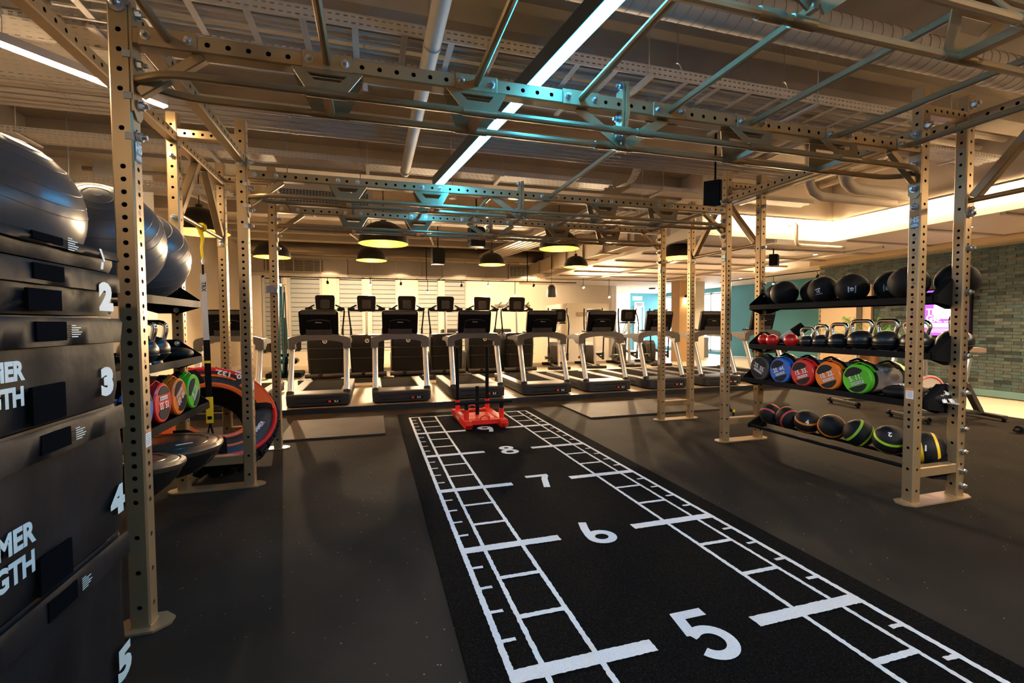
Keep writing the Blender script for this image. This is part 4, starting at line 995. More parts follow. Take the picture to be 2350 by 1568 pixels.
# floor mats
for x0, x1, y0, y1, lb in ((-1.52, -.35, 9.12, 10.25, 'square brown rubber mat behind the far left uprights'), (2.38, 4.55, 9.2, 10.3, 'wide brown rubber mat beside the far right uprights')):
    t = thing('floor_mat', ((x0+x1)/2, (y0+y1)/2, 0), lb, 'floor mat')
    G().bb(x0, x1, y0, y1, 0, .022, .003).obj('slab', mat_d, t)
# ================================================================== STORED EQUIPMENT
def rotm(ax, a): return Matrix.Rotation(a, 3, ax)
# ------------------------------------------------------------------ soft plyo boxes
BX1, BX0, BY0, BY1 = -1.332, -2.20, 4.64, 5.355
zt = 0.; hs = [.60, .45, .30, .15, .075]; nm = ['5', '4', '3', '2', '1']
for k, (h, s) in enumerate(zip(hs, nm)):
    z0, z1 = zt, zt+h; zt = z1
    t = thing('plyo_box', ((BX0+BX1)/2, (BY0+BY1)/2, z0), 'black vinyl plyo box marked %s, %s in the stack' % (s, ('at the bottom', 'second from the bottom', 'in the middle', 'second from the top', 'on top')[k]), 'plyo box', 'stacked soft plyo boxes')
    # body: subdivided box with slightly slack faces
    g = G(); e = .012; nx, nz = 16, max(3, int(h/.05)); 
    def sl(y, z): return .006*math.sin(9*y+3*z+k)*math.sin(PI*(z-z0)/h)*(1 if h > .1 else .4)+.004*math.sin(31*y-11*z+2*k)*math.sin(PI*(z-z0)/h)
    P = []
    for j in range(nz+1):
        z = z0+.002+(h-.004)*j/nz; r = .010 if j in (0, nz) else 0
        for i in range(nx+1):
            y = BY0+(BY1-BY0)*i/nx; q = r+(.010 if i in (0, nx) else 0)
            P.append((BX1-q+sl(y, z), y, z))
    g.v = P; g.f = [(j*(nx+1)+i, j*(nx+1)+i+1, (j+1)*(nx+1)+i+1, (j+1)*(nx+1)+i) for j in range(nz) for i in range(nx)]; g.m = [0]*len(g.f)
    g.bb(BX0, BX1-.011, BY0, BY1, z0+.002, z1-.002, .012)
    body = g.obj('cover', vinyl, t, 50)
    F = BX1+.007
    if k < 5:
        fl = min(.085, h*.45)
        fg = G(); n = 18
        for i in range(n+1):
            y = BY0+.004+(BY1-BY0-.016)*i/n; w_ = .003*math.sin(23*y+k*2)
            fg.v += [(F+.002, y, z1-.006), (F+.009+w_, y, z1-.02), (F+.008-w_, y, z1-fl), (F+.001, y, z1-fl-.002)]
        fg.f = [(4*i+q, 4*i+4+q, 4*i+5+q, 4*i+1+q) for i in range(n) for q in range(3)]; fg.f = [f[::-1] for f in fg.f]; fg.m = [0]*len(fg.f)
        flap = fg.obj('flap', vinyl, t, 60)
        zc = z1-fl*.52; ph = fl*.62
        G().bb(F+.008, F+.0135, 4.905, 5.03, zc-ph/2, zc+ph/2).obj('velcro_patch', velcro, flap)
        if h > .1: G().bb(F+.002, F+.010, 4.885, 5.02, z0+.012, z0+.012+min(.10, h*.38)).obj('velcro_patch', velcro, t)
        if k != 3:
            tg = G(); [tg.bb(F+.0142, F+.0146, 5.05, 5.05+(.02, .045, .034, .05, .043, .03)[q], zc+.0155-q*.0065-.0016, zc+.0155-q*.0065+.0012) for q in range(6)]; tg.obj('care_print', print_b, flap)
    tg = G()
    if s == '1':
        tg.prism([(-.022, .030), (-.010, .030), (.012, -.008), (.0, -.008)], (F+.011, 5.24, z0+.038), (0, 1, 0), (0, 0, 1), .001).prism([(-.006, -.010), (.008, -.010), (.002, -.034), (-.013, -.034)], (F+.006, 5.245, z0+.038), (0, 1, 0), (0, 0, 1), .001)
    else:
        sz, zz, yy = {'2': (.112, z0+.060, 5.245), '3': (.112, z0+.082, 5.248), '4': (.118, z0+.120, 5.285), '5': (.14, z0+.15, 5.29)}[s]
        text(tg, s, sz, (F+(.0125 if s == '2' else .006), yy, zz), (0, 1, 0), (0, 0, 1), .0085, sx=1.3)
    tg.obj('number', print_b, t)
    if s in '345':
        tg = G(); sz = {'3': .064, '4': .076, '5': .09}[s]; zz = {'3': z0+.125, '4': z0+.155, '5': z0+.2}[s]
        text(tg, 'HAMMER\nSTRENGTH', sz, (F+.006, 4.862 if s == '3' else 4.875, zz), (0, 1, 0), (0, 0, 1), .0032, 'RIGHT', ls=1.0, sx=.9); tg.obj('brand_lettering', print_b, t)
# ------------------------------------------------------------------ exercise balls
rib_m = mat('ball rib', (.13, .13, .135), .35)
def gym_ball(c, R_, ax, label):
    t = thing('exercise_ball', (c[0], c[1], c[2]-R_), label, 'exercise ball', 'grey exercise balls')
    G().sphere(c, R_, 48, 28).obj('skin', ball_gr, t); Q = V(ax).normalized().to_track_quat('Z', 'Y').to_matrix()
    rb = G()
    for a in (12, 19, 30, 48, 58, 66, 80, 90, 104, 122, 146):
        r, z = R_*math.sin(math.radians(a)), R_*math.cos(math.radians(a))
        rb.tube([V(c)+Q @ V((r*math.cos(2*PI*k/48), r*math.sin(2*PI*k/48), z)) for k in range(48)], 0.0016, 4, True)
    o = rb.obj('ribs', rib_m, t)
    G().lathe([(.0, R_+.001), (.018, R_+.001), (.02, R_-.004)], 16, Matrix.Translation(c) @ Q.to_4x4()).obj('valve', rib_m, t)
gym_ball((-2.05, 5.95, 1.487+.33), .33, (.5, -.1, .9), 'large grey exercise ball nearest to the camera on the left shelf')
gym_ball((-1.965, 6.64, 1.487+.318), .318, (.35, -.75, .75), 'grey exercise ball in the middle of the left shelf')
gym_ball((-2.05, 7.30, 1.487+.318), .318, (.4, -.6, .7), 'grey exercise ball farthest along the left shelf')
# ------------------------------------------------------------------ kettlebells
kb_blk = mat('black kettlebell rubber', (.010, .011, .013), .33)
def kettlebell(loc, R_, H, rz, label, grp):
    t = thing('kettlebell', loc, label, 'kettlebell', grp, rz); ob = lambda g, n, m, p=t: g.obj(n, m, p, 35, False)
    n = 12; pr = [(0, 0), (R_*.62, 0)]+[(R_*math.cos(a), R_*.86+R_*.86*math.sin(a)) for a in [math.radians(-55+135*i/n) for i in range(n+1)]]+[(0, R_*1.72)]
    ob(G().lathe(pr, 24), 'bell', kb_blk)
    ob(G().tube([(R_*1.0*math.cos(a), R_*1.0*math.sin(a), R_*.62) for a in [2*PI*k/24 for k in range(24)]], .003, 5, True), 'seam', mat('kettlebell seam', (.004, .004, .005), .5) if 'kettlebell seam' not in MATS else MATS['kettlebell seam'])
    w_ = min(.095, R_*.82); zb = R_*1.45; r = .017
    pth = [(-w_*.78, 0, zb), (-w_*.92, 0, zb+(H-zb)*.35), (-w_, 0, H-.05), (-w_*.95, 0, H-.028), (-w_*.78, 0, H-.013), (-w_*.55, 0, H-.008), (w_*.55, 0, H-.008), (w_*.78, 0, H-.013), (w_*.95, 0, H-.028), (w_, 0, H-.05), (w_*.92, 0, zb+(H-zb)*.35), (w_*.78, 0, zb)]
    ob(G().tube(pth, r, 12), 'handle', chrome)
KG = 'black kettlebells with chrome handles'
for y, R_, H, rz, l in ((6.99, .072, .20, 1.75, 'smallest chrome-handled kettlebell, next to the red weight balls'), (6.835, .078, .225, 1.45, 'second smallest kettlebell on the right shelf'), (6.66, .088, .24, 1.6, 'third kettlebell from the red weight balls'), (6.455, .106, .268, 1.65, 'fourth kettlebell from the red weight balls'),
        (6.24, .106, .27, 1.5, 'fifth kettlebell from the red weight balls'), (6.02, .108, .26, 1.6, 'sixth kettlebell, partly behind the near right upright')):
    kettlebell((3.645, y, 1.063), R_, H, rz, l, KG)
kettlebell((3.81, 5.86, 1.063), .112, .30, .25, 'last kettlebell, between the two near right uprights', KG)
kettlebell((-1.90, 6.90, 1.063), .108, .285, .15, 'kettlebell nearer to the camera on the left shelf', KG)
kettlebell((-1.92, 7.13, 1.063), .108, .285, .1, 'kettlebell farther from the camera on the left shelf', KG)
# red weight balls and a foam roll behind them
red_b = mat('red vinyl', (.62, .012, .012), .3, 0, coat=.3)
for y, x, R_, l in ((7.50, 3.62, .062, 'red weight ball at the far end of the kettlebell shelf'), (7.37, 3.60, .062, 'red weight ball second from the far end of the kettlebell shelf'), (7.155, 3.62, .068, 'red weight ball closest to the kettlebells')):
    t = thing('weight_ball', (x, y, 1.063), l, 'weight ball', 'red weight balls'); G().sphere((x, y, 1.063+R_), R_, 24, 14).obj('skin', red_b, t); G().cyl((x+.03, y+.02, 1.063+R_*1.0), (x+R_+.025, y+.04, 1.063+R_*.9), .02, n=10).obj('grip', strap_k, t)
t = thing('rolled_strap', (3.79, 7.30, 1.063), 'black and grey rolled band propped behind the red weight balls', 'exercise band')
G().cyl((3.72, 7.35, 1.12), (3.84, 7.24, 1.25), .05, n=16).obj('roll', strap_g, t); G().cyl((3.79, 7.285, 1.195), (3.86, 7.222, 1.27), .055, n=16).obj('end_wrap', strap_k, t); G().bb(3.68, 3.82, 7.29, 7.41, 1.063, 1.09, .01).obj('folded_end', strap_k, t)
# ------------------------------------------------------------------ slam balls
sb_m = mat('matt black slam ball', (.010, .010, .011), .6, 0, .2, 30, .15, 300, spec=.3)
def on_sphere(c, R_):
    c = V(c); return lambda p: c+(p-c).normalized()*R_
SB = [(3.80, 7.49, None, 'half hidden black slam ball at the far end of the top right shelf'), (3.645, 7.27, None, 'plain black slam ball in front near the far end of the top right shelf'), (3.80, 7.05, None, 'black slam ball tucked behind, third from the far end of the top right shelf'), (3.645, 6.83, '15', 'black slam ball marked 15 on the top right shelf'),
      (3.65, 6.555, '10', 'black slam ball marked 10 in the middle of the top right shelf'), (3.80, 6.32, '10', 'black slam ball with sideways 10 tucked behind on the top right shelf'), (3.645, 6.09, None, 'plain black slam ball just left of the near right upright'), (3.81, 5.86, None, 'black slam ball between the two near right uprights')]
for i, (x, y, s, l) in enumerate(SB):
    R_ = .131 if i < 6 else .136; c = V((x, y, 1.487+R_)); t = thing('slam_ball', (x, y, 1.487), l, 'slam ball', 'black slam balls'); G().sphere(c, R_, 36, 22, (1, 1, .985)).obj('shell', sb_m, t)
    if s:
        d = (V((-.47, 3.39, 1.25))-c).normalized(); U = V((0, 0, 1)).cross(d).normalized(); Wv = d.cross(U); a = {3: .25, 4: PI/2, 5: -PI/2}[i]; sh = {3: (-.045, -.01), 4: (0, -.01), 5: (-.035, -.01)}[i]
        U, Wv = U*math.cos(a)+Wv*math.sin(a), Wv*math.cos(a)-U*math.sin(a); O = c+d*R_+V((0, 0, 1)).cross(d).normalized()*sh[0]+V((0, 0, sh[1]))
        g = G(); wr_ = on_sphere(c, R_*1.006)
        text(g, 'HAMMER', .013, O+Wv*.026, U, Wv, .0005, wrap=wr_); text(g, s, .036, O, U, Wv, .0012, wrap=wr_); text(g, 'STRENGTH', .013, O-Wv*.026, U, Wv, .0005, wrap=wr_); g.obj('lettering', white_p, t)
# ------------------------------------------------------------------ power bags
bagc = mat('taupe bag vinyl', (.24, .205, .185), .45, 0, .2, 7, .25, 14); bagk = mat('black bag band', (.010, .010, .011), .55, spec=.3); hexm = mat('dark mesh panel', (.022, .023, .026), .6, 0, .5, 160, spec=.2)
def power_bag(loc, col, s, rz, roll, label, grp, L=.46, R_=.128):
    t = thing('power_bag', loc, label, 'sandbag', grp, rz); ob = lambda g, n, m, p=t: g.obj(n, m, p, 40, False)
    M = Matrix.Translation((0, 0, R_)) @ Matrix.Rotation(PI/2, 4, 'Y')
    ob(G().lathe([(R_*.93, -L/2+.075), (R_*.97, -L*.2), (R_*.95, 0), (R_*.97, L*.2), (R_*.93, L/2-.075)], 28, M), 'body', bagc)
    for e in (-1, 1):
        ob(G().lathe([(R_*.96, e*(L/2-.085)), (R_*.985, e*(L/2-.075)), (R_*.985, e*(L/2-.035)), (R_*.97, e*(L/2-.03))][::e], 28, M), 'end_band', bagk)
        cp = ob(G().lathe([(R_*.98, e*(L/2-.045)), (R_, e*(L/2-.03)), (R_*.99, e*(L/2-.008)), (R_*.93, e*L/2), (0, e*L/2)][::e], 28, M), 'end_cap', col)
        O = V((e*(L/2+.0015), 0, R_)); U = V((0, e, 0)); Wv = V((0, 0, 1)); c_, s_ = math.cos(roll), math.sin(roll); U, Wv = U*c_+Wv*s_, Wv*c_-U*s_
        for q in (1, -1):
            r = R_*.84; a0 = 32; P = [(r*math.cos(math.radians(a)), r*math.sin(math.radians(a))) for a in range(a0, 181-a0, 6)]
            th = r*(.36 if q > 0 else .52); P = [(x*.9-.008*q, max(y, th)) for x, y in P] + [(-r*.62-.008*q, th-.002), (r*.45-.008*q, th-.002)]
            P = [(q*x, q*y) for x, y in P]
            ob(G().prism(P, O, U, Wv, .003), 'mesh_panel', hexm, cp)
        g = G(); text(g, s, .062, O+U.cross(Wv)*.003+Wv*.012, U, Wv, .0016, sx=.85); ob(g, 'lettering', white_p, cp)
        g = G(); g.prism([(-.055, -.011), (.055, -.011), (.055, .011), (-.055, .011)], O+U.cross(Wv)*.002-Wv*.032, U, Wv, .002); ob(g, 'warning_band', white_p, cp)
        g = G(); text(g, 'DO NOT SLAM', .0145, O+U.cross(Wv)*.0045-Wv*.032, U, Wv, .0004); ob(g, 'warning_lettering', hexm, cp)
        # strap handle over the end of the bag
        x = e*(L/2-.10)
        ob(G().ribbon([(x, -R_*.75, R_+R_*.66), (x, -R_*.45, R_+R_*.98), (x, 0, R_+R_*1.17), (x, R_*.45, R_+R_*.98), (x, R_*.75, R_+R_*.66)], (1, 0, 0), .04, .006), 'strap_handle', strap_k)
        ob(G().ribbon([(x+e*.04, -R_*.9, R_+R_*.55), (x+e*.045, -R_*.55, R_+R_*.93), (x+e*.05, 0, R_+R_*1.12), (x+e*.045, R_*.55, R_+R_*.93), (x+e*.04, R_*.9, R_+R_*.55)], (1, 0, 0), .03, .005), 'colour_loop', col)
    g = G(); Rw = R_*.985
    text(g, 'LifeFitness', .05, (0.02, 0, 0), (1, 0, 0), (0, 1, 0), .0014, wrap=lambda p: V((p.x, -Rw*math.sin((.10-p.y)/Rw), R_+Rw*math.cos((.10-p.y)/Rw)))); ob(g, 'side_lettering', white_p)
    return t
cg = {k: mat(k+' bag cap', c, .35, 0, coat=.2) for k, c in (('green', (.09, .52, .02)), ('orange', (.80, .17, .015)), ('red', (.60, .015, .015)), ('blue', (.01, .12, .50)), ('charcoal', (.028, .032, .036)))}
BG = 'power bags on the right shelf'
for y, k, s, rl in ((7.40, 'charcoal', '25. 55.', -.45), (7.14, 'blue', '20. 44.', .35), (6.885, 'red', '15. 33.', .35), (6.62, 'orange', '10. 22.', .40), (6.355, 'green', '5. 11.', .38)):
    power_bag((3.69, y, .70), cg[k], s, .0, rl, '%s-ended power bag marked %s on the right shelf' % (k, s.replace('.', '')), BG)
BG = 'power bags on the left shelf'
for y, k, s, rl in ((6.585, 'blue', '20. 44.', PI-.2), (6.85, 'red', '15. 33.', PI+.0), (7.12, 'orange', '10. 22.', PI+.55), (7.39, 'green', '5. 11.', .75)):
    power_bag((-1.965, y, .70), cg[k], s, 0., rl, '%s-ended power bag on the left shelf' % k, BG, .42)
# flat soft sandbags
def flat_bag(c, sx, sy, sz, rz, label, txt, grp='flat black sandbags'):
    t = thing('flat_sandbag', c, label, 'sandbag', grp, rz); g = G(); n, m = 30, 14; vs = []
    for i in range(m+1):
        a = -PI/2+PI*i/m
        for k in range(n):
            b = 2*PI*k/n; p = .62; f = lambda v: math.copysign(abs(v)**p, v)
            x, y, z = sx*f(math.cos(a))*f(math.cos(b)), sy*f(math.cos(a))*f(math.sin(b)), sz*math.sin(a)*(1+.12*math.sin(5*b+2*a))
            vs.append((x, y, z+sz))
    g.add(vs, [(i*n+k, i*n+(k+1) % n, (i+1)*n+(k+1) % n, (i+1)*n+k) for i in range(m) for k in range(n)]); g.obj('bag', bagk, t, 60, False)
    g = G(); h_ = lambda p: V((p.x, p.y, 2.02*sz*(max(0, 1-(abs(p.x)/sx)**3.2-(abs(p.y)/sy)**3.2))**.45+.012)); text(g, txt, .06, (-.04, 0, 0), (0, -1, 0), (1, 0, 0), .003, ls=.9, wrap=h_); g.obj('lettering', white_p, t, 35, False)
flat_bag((3.66, 6.10, .70), .17, .11, .05, .0, 'flat black sandbag with white lettering beside the green power bag', 'HAMMER\nSTRENGTH'); flat_bag((3.66, 5.85, .70), .17, .06, .04, .0, 'flat black sandbag lying between the near right uprights', 'HAMMER\nSTRENGTH')
flat_bag((-1.93, 7.42, 1.063), .16, .13, .045, .2, 'glossy black sandbag at the end of the left kettlebell shelf', 'STRENGTH\n16 50')
# ------------------------------------------------------------------ medicine balls
mb_m = mat('black medicine ball', (.011, .011, .012), .5, 0, 0, 1, .2, 500, spec=.3); mbc = {k: mat(k+' stripe', c, .45) for k, c in (('red', (.55, .05, .04)), ('orange', (.80, .22, .02)), ('lime', (.36, .60, .03)), ('yellow', (.80, .50, .01)))}
for i, (y, k, s, ax, l) in enumerate(((7.42, 'red', '', (.8, .2, .5), 'medicine ball with pale red stripes at the far end of the bottom rack'), (7.20, 'red', '', (.2, .9, .3), 'medicine ball with one red stripe, second from the far end of the bottom rack'), (6.975, 'orange', '4', (-.3, -.3, .8), 'medicine ball with one orange stripe on the bottom rack'), (6.72, 'orange', '', (.6, .5, -.4), 'medicine ball with two orange stripes on the bottom rack'),
        (6.46, 'lime', '', (.6, -.5, -.5), 'medicine ball with a curved lime stripe on the bottom rack'), (6.20, 'lime', '2', (-.35, -.4, .75), 'lime-striped medicine ball marked 2 on the bottom rack'), (5.935, 'yellow', '1', (.7, -.7, .15), 'yellow-striped medicine ball marked 1 between the near right uprights'))):
    R_ = .112+.002*i; c = V((3.645, y, .20+.055+R_*.62)); t = thing('medicine_ball', (3.645, y, c.z-R_), l, 'medicine ball', 'striped medicine balls'); G().sphere(c, R_, 32, 20).obj('shell', mb_m, t)
    Q = V(ax).normalized().to_track_quat('Z', 'Y').to_matrix()
    for q in (-.42, .42):
        g = G(); rows = [(R_*1.004*math.cos(q+d), R_*1.004*math.sin(q+d)) for d in (-.085, 0, .085)]; g.lathe(rows, 40, Matrix.Translation(c) @ Q.to_4x4()); g.obj('stripe', mbc[k], t)
    if s:
        d = (V((-.47, 3.39, 1.5))-c).normalized(); U = V((0, 0, 1)).cross(d).normalized(); Wv = d.cross(U); U, Wv = (-U, -Wv) if s == '2' else (U, Wv)
        O = c+d*R_+V((0, 0, .05))*(1 if s == '2' else -.2); g = G(); text(g, s, .06, O, U, Wv, .002, wrap=on_sphere(c, R_*1.02)); g.obj('number', white_p, t)
# ------------------------------------------------------------------ balance domes (platform side up)
bt = mat('brown black platform', (.055, .042, .032), .28, 0, .1, 4); bk = mat('gloss black dome', (.012, .012, .013), .25, 0, coat=.3)
def balance(c, R_, tilt, label):
    t = thing('balance_dome', (c[0], c[1], c[2]-.26), label, 'balance trainer', 'balance domes'); M = Matrix.Translation(c) @ tilt.to_4x4()
    G().lathe([(R_*.98, -.03), (R_*.93, -.075), (R_*.80, -.135), (R_*.60, -.19), (R_*.33, -.225), (0, -.235)][::-1], 40, M).obj('dome', bk, t)
    pl_ = G().lathe([(R_*.98, -.04), (R_, -.03), (R_*1.015, -.012), (R_, 0), (R_*.93, .006), (R_*.90, .002), (R_*.87, .006), (0, .008)], 48, M).obj('platform', bt, t)
    G().lathe([(R_*.70, .0075), (R_*.705, .0105), (R_*.72, .0105), (R_*.725, .0075)], 48, M).obj('groove_ring', bk, pl_)
    G().prism([(-.05, -.012), (.05, -.012), (.05, .012), (-.05, .012)], M @ V((R_*.35, -R_*.2, .0095)), tilt @ V((.8, .6, 0)), tilt @ V((-.6, .8, 0)), .002).obj('sticker', label_w, pl_)
balance((-1.83, 6.42, .575), .318, rotm('X', -.10) @ rotm('Y', .05), 'upturned balance dome nearer to the camera on the lowest left rack'); balance((-1.84, 7.15, .50), .318, rotm('X', .02) @ rotm('Y', .03), 'upturned balance dome farther along the lowest left rack')
# ------------------------------------------------------------------ tyre
ty = thing('tyre_flip_trainer', (-1.9, 8.28, 0), 'black training tyre with red and orange trim leaning behind the left shelf', 'tyre')
tn = V((.42, -.56, .71)).normalized(); TC = V((-1.90, 8.27, .455)); TQ = tn.to_track_quat('Z', 'Y').to_matrix(); TM = Matrix.Translation(TC) @ TQ.to_4x4()
tr_k = mat('tyre tread', (.010, .0105, .012), .65, spec=.3); tr_h = mat('tyre hex mesh', (.028, .026, .025), .33, .3, .8, 90, .3, 160); tr_o = mat('tyre orange', (.85, .12, .015), .4); tr_r = mat('tyre red', (.70, .012, .015), .35, 0, coat=.2)
RO, RI, TH = .535, .285, .125
G().lathe([(RI, -TH), (RO*.93, -TH), (RO, -TH*.6), (RO*1.015, 0), (RO, TH*.6), (RO*.95, TH)], 56, TM).obj('tread', tr_k, ty)
G().lathe([(RO*.95, TH), (RO*.80, TH*1.18), (RI*1.25, TH*1.16), (RI, TH)], 56, TM).obj('side_wall', tr_h, ty)
G().lathe([(RI, TH), (RI*.985, 0), (RI, -TH)], 56, TM).obj('inner_wall', strap_k, ty)
for r, w_, m in ((RI*1.06, .024, tr_o), (RO*.93, .022, tr_r)): G().tube([TM @ V((r*math.cos(a), r*math.sin(a), TH*1.06)) for a in [2*PI*k/56 for k in range(56)]], w_, 6, True).obj('trim_ring', m, ty)
for k in range(30):
    a = 2*PI*k/30
    for q, dz in ((0, .5), (.5, -.5)):
        b = a+q*2*PI/30; p = TM @ V((RO*1.005*math.cos(b), RO*1.005*math.sin(b), dz*TH*.95)); x = TQ @ V((math.cos(b), math.sin(b), 0)); y = TQ @ V((-math.sin(b), math.cos(b), dz*.8)).normalized(); z = x.cross(y)
        G().box(p, (.03, .075, .10), Matrix((x, y, z)).transposed(), .004).obj('tread_lug', tr_k, ty)
U0 = TQ @ V((1, 0, 0)); W0 = TQ @ V((0, 1, 0))
def sect(a0, a1, r0, r1, z, m, nm_):
    P = [(r1*math.cos(math.radians(a0+(a1-a0)*k/14)), r1*math.sin(math.radians(a0+(a1-a0)*k/14))) for k in range(15)]+[(r0*math.cos(math.radians(a1+(a0-a1)*k/14)), r0*math.sin(math.radians(a1+(a0-a1)*k/14))) for k in range(15)]
    G().prism(P, TC+tn*z, U0, W0, .004).obj(nm_, m, ty)
# angle of a world direction within the tyre face
def ta(v): v = V(v); return math.degrees(math.atan2(v.dot(W0), v.dot(U0)))
aR, aL, aT, aB = ta((1, .3, .4)), ta((-1, -.3, -.5)), ta((0, 1, 1)), ta((.2, -1, -1))
for a, d in ((ta((.9, .6, .5)), 26), (aL, 34)): sect(a-d, a+d, RO*.66, RO*.94, TH*1.2, tr_o, 'orange_panel')
for a in (ta((-.5, .6, .6)), ta((.4, -.8, -.5))): sect(a-42, a+42, RO*.74, RO*.78, TH*1.2, tr_o, 'orange_line')
for v in ((-.55, .5, .6), (.35, -.8, -.6), (1, .3, .2)):
    a = math.radians(ta(v)); x = TQ @ V((math.cos(a), math.sin(a), 0)); y = TQ @ V((-math.sin(a), math.cos(a), 0))
    P = [TC+x*(RI*.98)+tn*(-TH*.5), TC+x*(RI*.97)+tn*TH*1.0, TC+x*RI*1.2+tn*TH*1.35, TC+x*RO*.8+tn*TH*1.37, TC+x*RO*.99+tn*TH*1.0, TC+x*RO*1.04+tn*TH*.2]
    G().ribbon(P, y, .06, .008).obj('carry_strap', strap_k, ty)
d = (-U0*0+(V((0, .7, .7))-tn*V((0, .7, .7)).dot(tn))).normalized(); e = tn.cross(d)
g = G(); text(g, '60. 132.', .085, TC+d*RO*.83+tn*TH*1.27+e*-.05, e, -d, .003); g.obj('lettering', white_p, ty)
g = G(); g.prism([(-.09, -.013), (.09, -.013), (.09, .013), (-.09, .013)], TC+d*RO*.945+tn*TH*1.15+e*-.05, e, -d, .003); g.obj('warning_band', white_p, ty)
g = G(); d2 = TQ @ V((math.cos(math.radians(ta((1, -.35, -.1)))), math.sin(math.radians(ta((1, -.35, -.1)))), 0)); text(g, 'HAMMER', .05, TC+d2*RO*.72+tn*TH*1.3, tn.cross(d2), -d2, .0015); g.obj('lettering', white_p, ty)
# ------------------------------------------------------------------ suspension straps
def trainer(x, y, zt_, label, full=True):
    t = thing('suspension_trainer', (x, y, .25), label, 'suspension trainer', 'suspension trainers')
    ring_ = [(x+.03*math.cos(a), y, zt_+.03*math.sin(a)) for a in [2*PI*k/14 for k in range(14)]]
    G().tube(ring_, .014, 8, True).obj('anchor_loop', yellow, t)
    G().tube([(x-.012, y, zt_-.03), (x+.006, y, zt_-.10), (x-.006, y, zt_-.18), (x, y, zt_-.27)], [.022, .016, .012, .012], 8).obj('anchor_strap', yellow, t)
    G().tube([(x, y, zt_-.26), (x+.012, y, zt_-.30), (x, y, zt_-.34), (x-.012, y, zt_-.30)], .006, 6, True).obj('carabiner', zinc, t)
    G().tube([(x, y, zt_-.33), (x, y, zt_-.42)], .009, 6).obj('cord', strap_k, t)
    z1 = zt_-.41
    st_ = G().ribbon([(x, y, z1), (x+.008, y, z1-.5), (x+.012, y, z1-.62)], (1, .2, 0), .046, .006).obj('grey_strap', strap_g, t)
    g = G(); text(g, 'TRX', .045, (x+.002, y-.0062, z1-.12), (0, 0, -1), (.98, .196, 0), .001); g.obj('lettering', strap_k, st_)
    G().ribbon([(x+.012, y, z1-.60), (x+.018, y, z1-1.12)], (1, .2, 0), .05, .008).obj('black_strap', strap_k, t)
    G().box((x+.013, y-.006, z1-.80), (.05, .012, .022)).obj('buckle', yellow, t)
    G().box((x+.02, y-.003, z1-1.24), (.058, .012, .24), None, .002).obj('yellow_tab', yellow, t)
    G().box((x+.02, y-.010, z1-1.31), (.035, .003, .03)).obj('tab_print', strap_k, t)
    zb = z1-1.36
    for s in (-1, 1):
        G().ribbon([(x+.02, y, zb), (x+.02+s*.025, y, zb-.12), (x+.02+s*.05, y, zb-.22)], (0, 1, 0), .032, .006).obj('foot_strap', strap_k, t)
        G().tube([(x+.02+s*.05, y-.05, zb-.20), (x+.02+s*.05, y-.06, zb-.32), (x+.02+s*.05, y, zb-.36), (x+.02+s*.05, y+.06, zb-.32), (x+.02+s*.05, y+.05, zb-.20)], .012, 6).obj('foot_cradle', strap_k, t)
        G().cyl((x+.02+s*.05, y-.06, zb-.20), (x+.02+s*.05, y+.06, zb-.20), .016, n=10).obj('grip', strap_k, t); G().cyl((x+.02+s*.05, y-.066, zb-.20), (x+.02+s*.05, y-.056, zb-.20), .018, n=10).obj('grip_end', yellow, t)
trainer(-1.93, 8.24, 2.195, 'yellow, grey and black suspension trainer hanging in front of the tyre')
trainer(3.71, 8.17, 2.195, 'black suspension trainer hanging behind the middle right upright')
# resistance bands on the far left upright
teal_b = mat('teal rubber band', (.03, .22, .19), .45); lim = mat('pale green cord', (.2, .42, .22), .5)
for k, (dx, m, zt_, zb, l) in enumerate(((.062, teal_b, 1.72, .80, 'teal resistance band hanging on the far left upright'), (.095, teal_b, 1.66, .92, 'shorter teal resistance band hanging on the far left upright'), (.085, lim, 1.75, .70, 'thin green cord hanging on the far left upright'))):
    t = thing('resistance_band', (XL+dx, 8.82, zb), l, 'resistance band', 'bands on the far left upright'); x = XL+dx; w_ = .018 if k < 2 else .05
    G().tube([(x-.004, 8.83, zt_), (x-w_*.5, 8.82, zt_-.2), (x-w_*.8, 8.81, (zt_+zb)/2), (x-w_*.9, 8.80, zb+.1), (x-w_*.3, 8.80, zb), (x+w_*.5, 8.80, zb+.02), (x+w_, 8.81, zb+.2), (x+w_*.7, 8.82, (zt_+zb)/2), (x+.006, 8.83, zt_)], .007 if k < 2 else .003, 6).obj('loop', m, t)
t = thing('band_peg', (XL+.06, 8.85, 1.7), 'small steel peg holding the bands on the far left upright', 'peg'); G().cyl((XL+.039, 8.83, 1.73), (XL+.12, 8.83, 1.75), .007, n=8).obj('pin', zinc, t)
t = thing('jump_rope_handle', (XL+.1, 8.8, .75), 'black rope handle dangling below the teal bands', 'jump rope'); G().tube([(XL+.10, 8.82, 1.72), (XL+.115, 8.80, 1.1), (XL+.11, 8.80, .98)], .003, 5).obj('rope', strap_k, t); G().cyl((XL+.11, 8.80, .98), (XL+.095, 8.80, .76), .013, .016, n=10).obj('handle', strap_k, t)
